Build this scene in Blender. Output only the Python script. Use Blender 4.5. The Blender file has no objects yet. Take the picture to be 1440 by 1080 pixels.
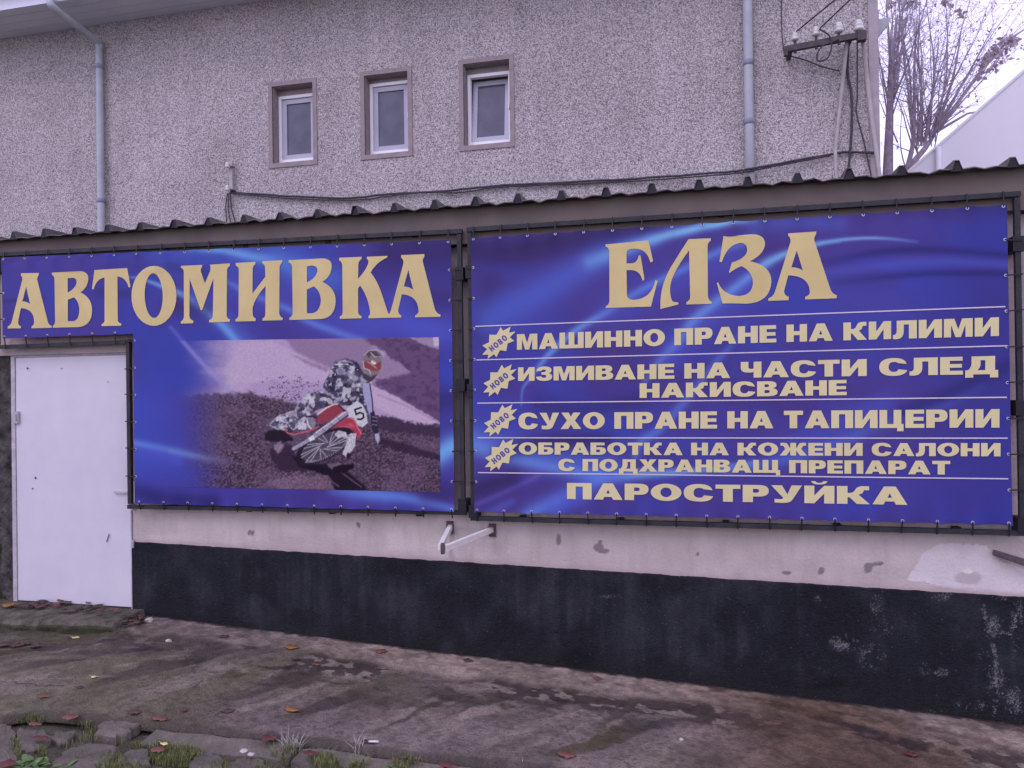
import bpy, bmesh, math, random
import numpy as np
from mathutils import Vector
from mathutils.geometry import tessellate_polygon

random.seed(7)
RNG = np.random.default_rng(11)
sc = bpy.context.scene
COL = sc.collection

# ------------------------------------------------------------------ camera
F_PX = 1090.0                     # focal length in pixels of a 1440 px wide frame
YAW, PITCH, ROLL = (math.radians(a) for a in (13.71, 0.31, 0.81))
CAM = np.array([0.0, -5.2, 1.7])
fw = np.array([-math.sin(YAW) * math.cos(PITCH), math.cos(YAW) * math.cos(PITCH), math.sin(PITCH)])
r0 = np.array([math.cos(YAW), math.sin(YAW), 0.0])
u0 = np.cross(r0, fw)
cr = math.cos(ROLL) * r0 - math.sin(ROLL) * u0
cu = math.sin(ROLL) * r0 + math.cos(ROLL) * u0
cam_d = bpy.data.cameras.new('camera')
cam = bpy.data.objects.new('camera', cam_d)
COL.objects.link(cam)
from mathutils import Matrix
cam.matrix_world = Matrix(((cr[0], cu[0], -fw[0], CAM[0]), (cr[1], cu[1], -fw[1], CAM[1]),
                           (cr[2], cu[2], -fw[2], CAM[2]), (0, 0, 0, 1)))
cam_d.sensor_width = 36.0
cam_d.lens = 36.0 * F_PX / 1440.0
cam_d.clip_start = 0.05
cam_d.clip_end = 2000
sc.camera = cam

# ------------------------------------------------------------------ sky, sun, exposure
SUN_EL, SUN_AZ = math.radians(48), math.radians(205)      # azimuth measured clockwise from +Y
world = bpy.data.worlds.new('World'); sc.world = world; world.use_nodes = True
wn = world.node_tree.nodes; wl = world.node_tree.links; wn.clear()
sky = wn.new('ShaderNodeTexSky'); sky.sky_type = 'NISHITA'; sky.sun_disc = False
sky.sun_elevation = SUN_EL; sky.sun_rotation = SUN_AZ; sky.dust_density = 1.0; sky.air_density = 1.0
bg1 = wn.new('ShaderNodeBackground'); bg1.inputs['Strength'].default_value = 0.05
bg2 = wn.new('ShaderNodeBackground'); bg2.inputs['Strength'].default_value = 0.95
bg2.inputs['Color'].default_value = (1.1, 0.97, 1.50, 1)     # lavender overcast
add = wn.new('ShaderNodeAddShader'); wo = wn.new('ShaderNodeOutputWorld')
wl.new(sky.outputs[0], bg1.inputs['Color']); wl.new(bg1.outputs[0], add.inputs[0]); wl.new(bg2.outputs[0], add.inputs[1])
wl.new(add.outputs[0], wo.inputs['Surface'])
sd = bpy.data.lights.new('sun', 'SUN'); sd.energy = 0.5; sd.angle = math.radians(25); sd.color = (1.0, 0.9, 1.2)
sun = bpy.data.objects.new('sun', sd); COL.objects.link(sun)
sdir = Vector((math.sin(SUN_AZ) * math.cos(SUN_EL), math.cos(SUN_AZ) * math.cos(SUN_EL), math.sin(SUN_EL)))
sun.rotation_euler = sdir.to_track_quat('Z', 'Y').to_euler()
sun.location = (0, -8, 12)
sc.view_settings.view_transform = 'Standard'
sc.view_settings.look = 'None'
sc.view_settings.gamma = 1.0
sc.view_settings.exposure = 0.0
sc.render.engine = 'CYCLES'

# ------------------------------------------------------------------ survey helpers
def ray(px, py):
    return fw + (px - 720) / F_PX * cr - (py - 540) / F_PX * cu
def W(px, py, Y=0.0):
    """point of the vertical plane y=Y, measured off the survey photograph"""
    d = ray(px, py); t = (Y - CAM[1]) / d[1]
    return CAM + t * d
GA, GB, GC = -0.0523, -0.3, 0.025       # the yard: z = GA*x + GB + GC*(y-.12)
def gz(x, y):
    return GA * x + GB + GC * (y - 0.12)
def G(px, py, dz=0.0):
    d = ray(px, py); n = np.array([-GA, -GC, 1.0]); o = GB - GC * 0.12 + dz
    t = (o - n @ CAM) / (n @ d)
    return CAM + t * d
def proj(P):
    d = np.asarray(P, float) - CAM
    z = d @ fw
    return 720 + F_PX * (d @ cr) / z, 540 - F_PX * (d @ cu) / z

# ------------------------------------------------------------------ colour and noise helpers
def lin(c):
    c = np.asarray(c, float) / 255.0
    return np.where(c <= 0.04045, c / 12.92, ((c + 0.055) / 1.055) ** 2.4)
ILL = lin((186, 178, 207)) / 0.58        # what a 0.58 white reads as under this light
def alb(r, g, b):
    return np.clip(lin((r, g, b)) / ILL, 0.004, 0.9)
ILLG = ILL * 1.08                       # level ground sees the whole sky
def AG(r, g, b):
    return tuple(float(v) for v in np.clip(lin((r, g, b)) / ILLG, 0.004, 0.9)) + (1.0,)
def A4(r, g, b):
    return tuple(float(v) for v in alb(r, g, b)) + (1.0,)

def vnoise(x, y, seed=0):
    xi = np.floor(x).astype(np.int64); yi = np.floor(y).astype(np.int64)
    xf = x - xi; yf = y - yi
    def h(a, b):
        n = (a * 374761393 + b * 668265263 + seed * 1442695041) & 0xFFFFFFFF
        n = ((n ^ (n >> 13)) * 1274126177) & 0xFFFFFFFF
        return ((n ^ (n >> 16)) & 0xFFFF) / 65535.0
    u = xf * xf * (3 - 2 * xf); v = yf * yf * (3 - 2 * yf)
    return (h(xi, yi) * (1 - u) + h(xi + 1, yi) * u) * (1 - v) + (h(xi, yi + 1) * (1 - u) + h(xi + 1, yi + 1) * u) * v
def fbm(x, y, octv=4, seed=0):
    s = 0; a = 0.5; t = 0
    for k in range(octv):
        s = s + a * vnoise(x * 2 ** k, y * 2 ** k, seed + k * 17); t += a; a *= 0.5
    return s / t
def sstep(a, b, x):
    t = np.clip((x - a) / (b - a), 0, 1)
    return t * t * (3 - 2 * t)
def mixc(c, col, m):
    return c * (1 - m[..., None]) + np.asarray(col, float) * m[..., None]

def segdist(x, y, pts):
    """distance to a polyline and the parameter along it (0..1)"""
    best = np.full(x.shape, 1e9); par = np.zeros(x.shape)
    n = len(pts) - 1
    for i in range(n):
        (x0, y0), (x1, y1) = pts[i][:2], pts[i + 1][:2]
        dx, dy = x1 - x0, y1 - y0
        t = np.clip(((x - x0) * dx + (y - y0) * dy) / (dx * dx + dy * dy + 1e-9), 0, 1)
        d = np.hypot(x - x0 - t * dx, y - y0 - t * dy)
        m = d < best
        best[m] = d[m]; par[m] = ((i + t) / n)[m]
    return best, par
def smooth_pts(pts, n=6):
    out = []
    P_ = [pts[0]] + list(pts) + [pts[-1]]
    for i in range(1, len(P_) - 2):
        p0, p1, p2, p3 = (np.array(p, float) for p in P_[i - 1:i + 3])
        for k in range(n):
            t = k / n
            out.append(tuple(0.5 * ((2 * p1) + (-p0 + p2) * t + (2 * p0 - 5 * p1 + 4 * p2 - p3) * t * t + (-p0 + 3 * p1 - 3 * p2 + p3) * t ** 3)))
    out.append(tuple(np.array(pts[-1], float)))
    return out

# ------------------------------------------------------------------ materials
def mat(name, c1, c2=None, scale=6.0, rough=0.7, bump=0.0, bscale=40.0, detail=5.0, spec=0.3, metal=0.0, attr=False, fine=0.0, fscale=150.0):
    m = bpy.data.materials.new(name); m.use_nodes = True
    N = m.node_tree.nodes; L = m.node_tree.links
    b = N['Principled BSDF']; b.inputs['Roughness'].default_value = rough
    b.inputs['Specular IOR Level'].default_value = spec; b.inputs['Metallic'].default_value = metal
    tc = N.new('ShaderNodeTexCoord')
    if attr:
        a = N.new('ShaderNodeVertexColor'); a.layer_name = 'Col'; col = a.outputs['Color']
    else:
        nz = N.new('ShaderNodeTexNoise'); nz.inputs['Scale'].default_value = scale; nz.inputs['Detail'].default_value = detail
        nz.inputs['Roughness'].default_value = 0.62
        L.new(tc.outputs['Object'], nz.inputs['Vector'])
        rp = N.new('ShaderNodeValToRGB'); rp.color_ramp.elements[0].position = 0.3; rp.color_ramp.elements[1].position = 0.7
        rp.color_ramp.elements[0].color = c1; rp.color_ramp.elements[1].color = c2 or c1
        L.new(nz.outputs['Fac'], rp.inputs['Fac']); col = rp.outputs['Color']
    if fine > 0:
        n3 = N.new('ShaderNodeTexNoise'); n3.inputs['Scale'].default_value = fscale; n3.inputs['Detail'].default_value = 3
        L.new(tc.outputs['Object'], n3.inputs['Vector'])
        mr = N.new('ShaderNodeMapRange'); mr.inputs['From Min'].default_value = 0.25; mr.inputs['From Max'].default_value = 0.75
        mr.inputs['To Min'].default_value = 1 - fine; mr.inputs['To Max'].default_value = 1 + fine
        L.new(n3.outputs['Fac'], mr.inputs['Value'])
        mx = N.new('ShaderNodeVectorMath'); mx.operation = 'SCALE'
        L.new(col, mx.inputs[0]); L.new(mr.outputs[0], mx.inputs['Scale']); col = mx.outputs[0]
    L.new(col, b.inputs['Base Color'])
    if bump > 0:
        n2 = N.new('ShaderNodeTexNoise'); n2.inputs['Scale'].default_value = bscale; n2.inputs['Detail'].default_value = 4
        L.new(tc.outputs['Object'], n2.inputs['Vector'])
        bp = N.new('ShaderNodeBump'); bp.inputs['Strength'].default_value = bump; bp.inputs['Distance'].default_value = 0.02
        L.new(n2.outputs['Fac'], bp.inputs['Height']); L.new(bp.outputs[0], b.inputs['Normal'])
    return m

M = {}
M['black_metal'] = mat('black painted steel', A4(36, 34, 46), A4(52, 48, 60), 9, 0.55, 0.15, 60)
M['tie'] = mat('black nylon', A4(26, 24, 34), A4(34, 31, 42), 9, 0.5)
M['eyelet'] = mat('zinc eyelet', A4(150, 142, 178), A4(190, 182, 210), 40, 0.35, metal=0.3)
M['gold'] = mat('gold print', A4(188, 164, 128), A4(202, 178, 142), 3, 0.5, 0.03, 30, spec=0.12)
M['cream'] = mat('cream print', A4(196, 178, 152), A4(206, 189, 162), 3, 0.5, 0.03, 30, spec=0.12)
M['white_print'] = mat('white print line', A4(186, 170, 206), A4(196, 180, 212), 3, 0.5, spec=0.12)
M['blue_print'] = mat('blue print', A4(74, 66, 150), A4(84, 74, 160), 3, 0.5, spec=0.12)
M['banner'] = mat('printed vinyl', None, rough=0.5, bump=0.05, bscale=25, attr=True, spec=0.12)
M['photo'] = mat('printed photograph', None, rough=0.5, attr=True, spec=0.12)
M['paint_strip'] = mat('old beige wall paint', None, rough=0.8, bump=0.25, bscale=45, attr=True, fine=0.06, fscale=90, spec=0.2)
M['plinth'] = mat('bitumen black plinth paint', None, rough=0.7, bump=0.5, bscale=70, attr=True, fine=0.3, fscale=120, spec=0.12)
M['concrete'] = mat('weathered concrete', None, rough=0.8, bump=0.8, bscale=85, attr=True, fine=0.4, fscale=240, spec=0.25)
M['plaster'] = mat('beige plaster', A4(150, 132, 150), A4(168, 148, 164), 4, 0.85, 0.3, 40)
M['fascia'] = mat('brown grey fascia', A4(86, 74, 82), A4(104, 90, 96), 1.6, 0.7, 0.12, 12, spec=0.25)
M['roof'] = mat('weathered roof sheet', A4(66, 60, 68), A4(92, 84, 92), 5, 0.6, 0.2, 40)
M['door'] = mat('white painted door', A4(190, 179, 213), A4(197, 186, 217), 1.5, 0.45, 0.06, 12, fine=0.02, fscale=6)
M['door_frame'] = mat('dirty white frame', A4(150, 138, 160), A4(182, 170, 198), 14, 0.6, 0.2, 60)
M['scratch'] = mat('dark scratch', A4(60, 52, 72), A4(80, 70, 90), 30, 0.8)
M['pipe'] = mat('grey painted pipe', A4(146, 144, 172), A4(170, 166, 192), 5, 0.5, 0.06, 20, spec=0.5)
M['pipe_joint'] = mat('pipe joint', A4(120, 120, 158), A4(140, 138, 172), 8, 0.5)
M['surround'] = mat('brown plaster surround', A4(130, 114, 132), A4(150, 132, 150), 12, 0.85, 0.3, 60)
M['upvc'] = mat('white plastic window', A4(226, 218, 244), A4(236, 228, 250), 4, 0.35, spec=0.5)
M['sash'] = mat('grey white sash', A4(160, 154, 190), A4(172, 166, 200), 4, 0.4, spec=0.5)
M['cable'] = mat('black cable', A4(52, 46, 62), A4(70, 62, 80), 30, 0.6)
M['grey_cable'] = mat('grey conduit', A4(150, 138, 158), A4(172, 160, 178), 10, 0.55)
M['porcelain'] = mat('white porcelain', A4(194, 186, 206), A4(212, 204, 222), 10, 0.2, spec=0.6)
M['rusty'] = mat('dark rusty iron', A4(66, 58, 70), A4(92, 80, 92), 30, 0.8, 0.3, 80)
M['white_steel'] = mat('white painted steel', A4(206, 194, 214), A4(220, 208, 224), 20, 0.45, 0.1, 60)
M['soffit'] = mat('soffit board', A4(204, 198, 240), A4(216, 210, 246), 2, 0.7, 0.08, 14)  # lens flare put into the colour: boards lightened towards lavender
M['corner'] = mat('smooth corner render', A4(150, 138, 162), A4(168, 154, 176), 10, 0.8, 0.25, 50)
M['bark'] = mat('grey bark', A4(130, 114, 146), A4(166, 148, 180), 14, 0.9, 0.5, 60)  # bark lightened, glare of the bright sky put into its colour
M['twig'] = mat('thin twig', A4(150, 134, 170), A4(178, 162, 196), 14, 0.9)  # twigs paler too, with the sky glare in their colour
M['dry_leaf'] = mat('dry leaf', A4(140, 122, 150), A4(172, 152, 178), 6, 0.8)
M['canvas'] = mat('white sheet cladding', A4(206, 196, 230), A4(214, 204, 236), 0.8, 0.5, 0.03, 3)
M['stone_dark'] = mat('mossy rough masonry', A4(24, 22, 26), A4(88, 80, 90), 11, 0.95, 0.9, 30, detail=8)
M['moss'] = mat('moss', AG(30, 32, 26), AG(56, 58, 42), 20, 1.0, 0.6, 80)
M['step_moss'] = mat('mossy dark step face', AG(40, 40, 34), AG(74, 70, 60), 12, 1.0, 0.8, 60, detail=8, fine=0.3)
M['step'] = mat('mossy step concrete', AG(50, 48, 44), AG(104, 94, 96), 12, 0.95, 0.7, 50, detail=8, fine=0.2)
M['flag'] = mat('wet flagstone', AG(72, 64, 67), AG(104, 93, 98), 9, 0.8, 0.5, 45, detail=8, fine=0.15)
M['kerb'] = mat('kerb concrete', AG(84, 75, 78), AG(116, 103, 108), 9, 0.85, 0.5, 55, detail=8, fine=0.18)
M['soil'] = mat('dark wet soil and grit', AG(56, 52, 46), AG(94, 86, 84), 14, 0.95, 0.8, 60, detail=8, fine=0.3)
M['grass'] = mat('grass', AG(74, 78, 50), AG(132, 130, 96), 40, 0.8)
M['weed'] = mat('weed leaf', AG(70, 92, 58), AG(104, 124, 84), 30, 0.6)
M['pebble'] = mat('pale crumb', AG(150, 140, 156), AG(190, 178, 192), 30, 0.8)
LEAF = {'terracotta': mat('terracotta leaf', AG(104, 66, 66), AG(128, 82, 78), 40, 0.75, 0.3, 90),
        'orange': mat('orange leaf', AG(138, 88, 54), AG(156, 104, 64), 40, 0.7, 0.3, 90),
        'brown': mat('brown leaf', AG(74, 56, 62), AG(92, 70, 74), 40, 0.8, 0.3, 90),
        'red': mat('dark red leaf', AG(86, 48, 56), AG(106, 60, 66), 40, 0.75, 0.3, 90),
        'yellow': mat('pale yellow leaf', AG(196, 178, 140), AG(214, 196, 160), 40, 0.7, 0.2, 90),
        'dark': mat('rotten dark leaf', AG(48, 40, 48), AG(62, 52, 58), 40, 0.6, 0.3, 90)}

def glass_mat():
    m = bpy.data.materials.new('window glass'); m.use_nodes = True
    N = m.node_tree.nodes; L = m.node_tree.links
    b = N['Principled BSDF']
    b.inputs['Base Color'].default_value = A4(104, 100, 134)
    b.inputs['Roughness'].default_value = 0.08; b.inputs['Specular IOR Level'].default_value = 0.55
    b.inputs['Alpha'].default_value = 0.82
    tc = N.new('ShaderNodeTexCoord'); nz = N.new('ShaderNodeTexNoise'); nz.inputs['Scale'].default_value = 4; nz.inputs['Detail'].default_value = 4
    L.new(tc.outputs['Object'], nz.inputs['Vector'])
    rp = N.new('ShaderNodeValToRGB'); rp.color_ramp.elements[0].color = A4(86, 82, 112); rp.color_ramp.elements[1].color = A4(106, 102, 134)
    rp.color_ramp.elements[0].position = 0.35; rp.color_ramp.elements[1].position = 0.7
    L.new(nz.outputs['Fac'], rp.inputs['Fac']); L.new(rp.outputs[0], b.inputs['Base Color'])
    return m
M['glass'] = glass_mat()

def pebbledash():
    m = bpy.data.materials.new('pebbledash'); m.use_nodes = True
    N = m.node_tree.nodes; L = m.node_tree.links
    b = N['Principled BSDF']; b.inputs['Roughness'].default_value = 0.9; b.inputs['Specular IOR Level'].default_value = 0.15
    tc = N.new('ShaderNodeTexCoord')
    vo = N.new('ShaderNodeTexVoronoi'); vo.inputs['Scale'].default_value = 98; vo.inputs['Randomness'].default_value = 1
    L.new(tc.outputs['Object'], vo.inputs['Vector'])
    rp = N.new('ShaderNodeValToRGB')
    e = rp.color_ramp.elements
    e[0].position = 0.0; e[0].color = A4(194, 181, 200); e[1].position = 0.95; e[1].color = A4(108, 96, 112)
    k = e.new(0.42); k.color = A4(175, 162, 184)
    L.new(vo.outputs['Distance'], rp.inputs['Fac'])
    hs = N.new('ShaderNodeSeparateColor'); L.new(vo.outputs['Color'], hs.inputs[0])
    mr = N.new('ShaderNodeMapRange'); mr.inputs['To Min'].default_value = 0.58; mr.inputs['To Max'].default_value = 1.38
    L.new(hs.outputs[0], mr.inputs['Value'])
    nz = N.new('ShaderNodeTexNoise'); nz.inputs['Scale'].default_value = 0.9; nz.inputs['Detail'].default_value = 6
    L.new(tc.outputs['Object'], nz.inputs['Vector'])
    m2 = N.new('ShaderNodeMapRange'); m2.inputs['From Min'].default_value = 0.3; m2.inputs['From Max'].default_value = 0.7
    m2.inputs['To Min'].default_value = 0.86; m2.inputs['To Max'].default_value = 1.1
    L.new(nz.outputs['Fac'], m2.inputs['Value'])
    # rain streaks: noise drawn out down the wall
    mp = N.new('ShaderNodeMapping'); mp.inputs['Scale'].default_value = (5.0, 5.0, 0.35); L.new(tc.outputs['Object'], mp.inputs['Vector'])
    nr = N.new('ShaderNodeTexNoise'); nr.inputs['Scale'].default_value = 1.0; nr.inputs['Detail'].default_value = 5; L.new(mp.outputs[0], nr.inputs['Vector'])
    m3 = N.new('ShaderNodeMapRange'); m3.inputs['From Min'].default_value = 0.3; m3.inputs['From Max'].default_value = 0.62
    m3.inputs['To Min'].default_value = 0.93; m3.inputs['To Max'].default_value = 1.03; L.new(nr.outputs['Fac'], m3.inputs['Value'])
    mq = N.new('ShaderNodeMath'); mq.operation = 'MULTIPLY'; L.new(m2.outputs[0], mq.inputs[0]); L.new(m3.outputs[0], mq.inputs[1])
    mm = N.new('ShaderNodeMath'); mm.operation = 'MULTIPLY'; L.new(mr.outputs[0], mm.inputs[0]); L.new(mq.outputs[0], mm.inputs[1])
    sc_ = N.new('ShaderNodeVectorMath'); sc_.operation = 'SCALE'; L.new(rp.outputs[0], sc_.inputs[0]); L.new(mm.outputs[0], sc_.inputs['Scale'])
    L.new(sc_.outputs[0], b.inputs['Base Color'])
    bp = N.new('ShaderNodeBump'); bp.inputs['Strength'].default_value = 0.6; bp.inputs['Distance'].default_value = 0.008; bp.invert = True
    L.new(vo.outputs['Distance'], bp.inputs['Height']); L.new(bp.outputs[0], b.inputs['Normal'])
    return m
M['pebbledash'] = pebbledash()

# ------------------------------------------------------------------ object helpers
def obj(name, verts, faces, m=None, parent=None, smooth=False, cols=None, loc=(0, 0, 0)):
    me = bpy.data.meshes.new(name)
    me.from_pydata([tuple(map(float, v)) for v in verts], [], [tuple(map(int, f)) for f in faces])
    return link(name, me, m, parent, smooth, cols, loc)
def link(name, me, m=None, parent=None, smooth=False, cols=None, loc=(0, 0, 0)):
    if cols is not None:
        a = me.color_attributes.new('Col', 'FLOAT_COLOR', 'POINT')
        c4 = np.ones((len(me.vertices), 4), np.float32); c4[:, :3] = cols
        a.data.foreach_set('color', c4.ravel())
    if smooth:
        me.polygons.foreach_set('use_smooth', [True] * len(me.polygons))
    me.update()
    o = bpy.data.objects.new(name, me); COL.objects.link(o)
    if m: me.materials.append(M[m] if isinstance(m, str) else m)
    o.location = tuple(map(float, loc))
    if parent:
        o.parent = parent
        o.location = tuple(Vector(o.location) - world_loc(parent))
    return o
def world_loc(o):
    v = Vector(o.location)
    while o.parent:
        o = o.parent; v = v + Vector(o.location)
    return v
def tag(o, label, cat=None, group=None, kind=None):
    if label: o['label'] = label
    if cat: o['category'] = cat
    if group: o['group'] = group
    if kind: o['kind'] = kind
    return o
def thing(name, loc, label, cat, group=None):
    o = bpy.data.objects.new(name, None); COL.objects.link(o); o.location = tuple(map(float, loc)); o.empty_display_size = 0.1
    return tag(o, label, cat, group)
class MB:
    def __init__(s): s.v = []; s.f = []
    def add(s, v, f):
        n = len(s.v); s.v += [tuple(map(float, p)) for p in v]; s.f += [tuple(i + n for i in q) for q in f]; return s
    def box(s, a, b):
        x0, y0, z0 = a; x1, y1, z1 = b
        return s.add([(x0, y0, z0), (x1, y0, z0), (x1, y1, z0), (x0, y1, z0), (x0, y0, z1), (x1, y0, z1), (x1, y1, z1), (x0, y1, z1)],
                     [(0, 3, 2, 1), (4, 5, 6, 7), (0, 1, 5, 4), (1, 2, 6, 5), (2, 3, 7, 6), (3, 0, 4, 7)])
    def beam(s, p, q, w, h, up=(0, 0, 1)):
        p = Vector(p); q = Vector(q); d = (q - p).normalized(); up = Vector(up)
        x = d.cross(up)
        if x.length < 1e-4: x = d.cross(Vector((0, 1, 0)))
        x.normalize(); z = x.cross(d)
        vs = []
        for e in (p, q):
            for sx, sz in ((-1, -1), (1, -1), (1, 1), (-1, 1)):
                vs.append(e + x * sx * w / 2 + z * sz * h / 2)
        return s.add(vs, [(0, 1, 2, 3), (7, 6, 5, 4), (0, 4, 5, 1), (1, 5, 6, 2), (2, 6, 7, 3), (3, 7, 4, 0)])
    def tube(s, pts, r, n=8, cap=True):
        pts = [Vector(p) for p in pts]
        rs = r if isinstance(r, (list, tuple)) else [r] * len(pts)
        rings = []; prev = None
        for i, p in enumerate(pts):
            d = (pts[min(i + 1, len(pts) - 1)] - pts[max(i - 1, 0)]).normalized()
            if prev is None:
                a = Vector((0, 0, 1)) if abs(d.z) < 0.9 else Vector((1, 0, 0))
                x = d.cross(a).normalized()
            else:
                x = (prev - d * prev.dot(d)).normalized()
            prev = x; y = d.cross(x)
            rings.append([p + (x * math.cos(2 * math.pi * k / n) + y * math.sin(2 * math.pi * k / n)) * rs[i] for k in range(n)])
        vs = [v for rg in rings for v in rg]; fs = []
        for i in range(len(pts) - 1):
            for k in range(n):
                fs.append((i * n + k, i * n + (k + 1) % n, (i + 1) * n + (k + 1) % n, (i + 1) * n + k))
        if cap:
            fs.append(tuple(reversed(range(n)))); fs.append(tuple((len(pts) - 1) * n + k for k in range(n)))
        return s.add(vs, fs)
    def lathe(s, c, prof, n=14, axis=2):
        vs = []; fs = []
        for (r, h) in prof:
            for k in range(n):
                a = 2 * math.pi * k / n
                v = [r * math.cos(a), r * math.sin(a), h]
                if axis == 1: v = [v[0], v[2], v[1]]
                vs.append((c[0] + v[0], c[1] + v[1], c[2] + v[2]))
        for i in range(len(prof) - 1):
            for k in range(n):
                fs.append((i * n + k, i * n + (k + 1) % n, (i + 1) * n + (k + 1) % n, (i + 1) * n + k))
        fs.append(tuple(reversed(range(n)))); fs.append(tuple((len(prof) - 1) * n + k for k in range(n)))
        return s.add(vs, fs)
    def build(s, name, m, parent=None, smooth=False, loc=None):
        """loc = world origin of the object; vertices are given in world space"""
        o_ = Vector(loc) if loc is not None else (world_loc(parent) if parent else Vector((0, 0, 0)))
        return obj(name, [(v[0] - o_.x, v[1] - o_.y, v[2] - o_.z) for v in s.v], s.f, m, parent, smooth, None, o_)

def grid_obj(name, P3, cols, m, parent=None, smooth=True, mask=None):
    """P3: (ny, nx, 3) world points"""
    ny, nx = P3.shape[:2]
    idx = np.arange(ny * nx).reshape(ny, nx)
    q = np.stack([idx[:-1, :-1], idx[:-1, 1:], idx[1:, 1:], idx[1:, :-1]], -1).reshape(-1, 4)
    if mask is not None: q = q[mask.reshape(-1)]
    used = np.unique(q); remap = -np.ones(ny * nx, int); remap[used] = np.arange(len(used)); q = remap[q]
    o_ = np.array(world_loc(parent)) if parent else np.zeros(3)
    V = P3.reshape(-1, 3)[used] - o_
    me = bpy.data.meshes.new(name)
    me.vertices.add(len(V)); me.vertices.foreach_set('co', V.astype(np.float32).ravel())
    me.loops.add(q.size); me.loops.foreach_set('vertex_index', q.astype(np.int32).ravel())
    me.polygons.add(len(q)); me.polygons.foreach_set('loop_start', np.arange(0, q.size, 4, dtype=np.int32))
    me.polygons.foreach_set('loop_total', np.full(len(q), 4, np.int32))
    me.update(calc_edges=True)
    return link(name, me, m, parent, smooth, None if cols is None else cols.reshape(-1, 3)[used], o_)

# ================================================================== GROUND
gs = MB(); gx = np.linspace(-40, 40, 33); gy = np.sort(np.append(np.linspace(-40, 45, 33), (-1.9, -.9)))
gv = [(x, y, gz(np.clip(x, -9, 8), np.clip(y, -6, 8)) - (0.034 if y < -1 else 0.12)) for y in gy for x in gx]
gf = [(j * 33 + i, j * 33 + i + 1, (j + 1) * 33 + i + 1, (j + 1) * 33 + i) for j in range(34) for i in range(32)]
tag(obj('ground', gv, gf, 'soil'), 'dark wet soil and grit of the yard', None, None, 'structure')

# concrete apron along the wall: painted stains belong to the slab
EDGE = [(-9.0, -1.75), (-5.5, -1.72), (-3.9, -1.60), (-3.8, -1.50), (-3.41, -1.44), (-3.0, -1.384), (-2.31, -1.325), (-1.6, -1.284), (-0.9, -1.23), (1.0, -1.10), (6.0, -0.85)]
ex = np.array([e[0] for e in EDGE]); ey = np.array([e[1] for e in EDGE])
def apron_z(x, y):
    dip = -0.055 * sstep(-4.25, -4.6, x) * sstep(-1.1, -0.35, y)
    return gz(x, y) + dip + 0.010 * (fbm(x * 1.7, y * 1.7, 3, 5) - 0.5) + 0.012 * sstep(-0.32, -0.1, y)
def blob(x, y, px, py, rx, ry, a, ragged, n2, n3):
    p = G(px, py); ca, sa = math.cos(a), math.sin(a)
    dx = (x - p[0]) * ca + (y - p[1]) * sa; dy = -(x - p[0]) * sa + (y - p[1]) * ca
    return np.hypot(dx / rx, dy / ry) + ragged * (1.6 * (n2 - .5) + 1.3 * (n3 - .5))
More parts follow.
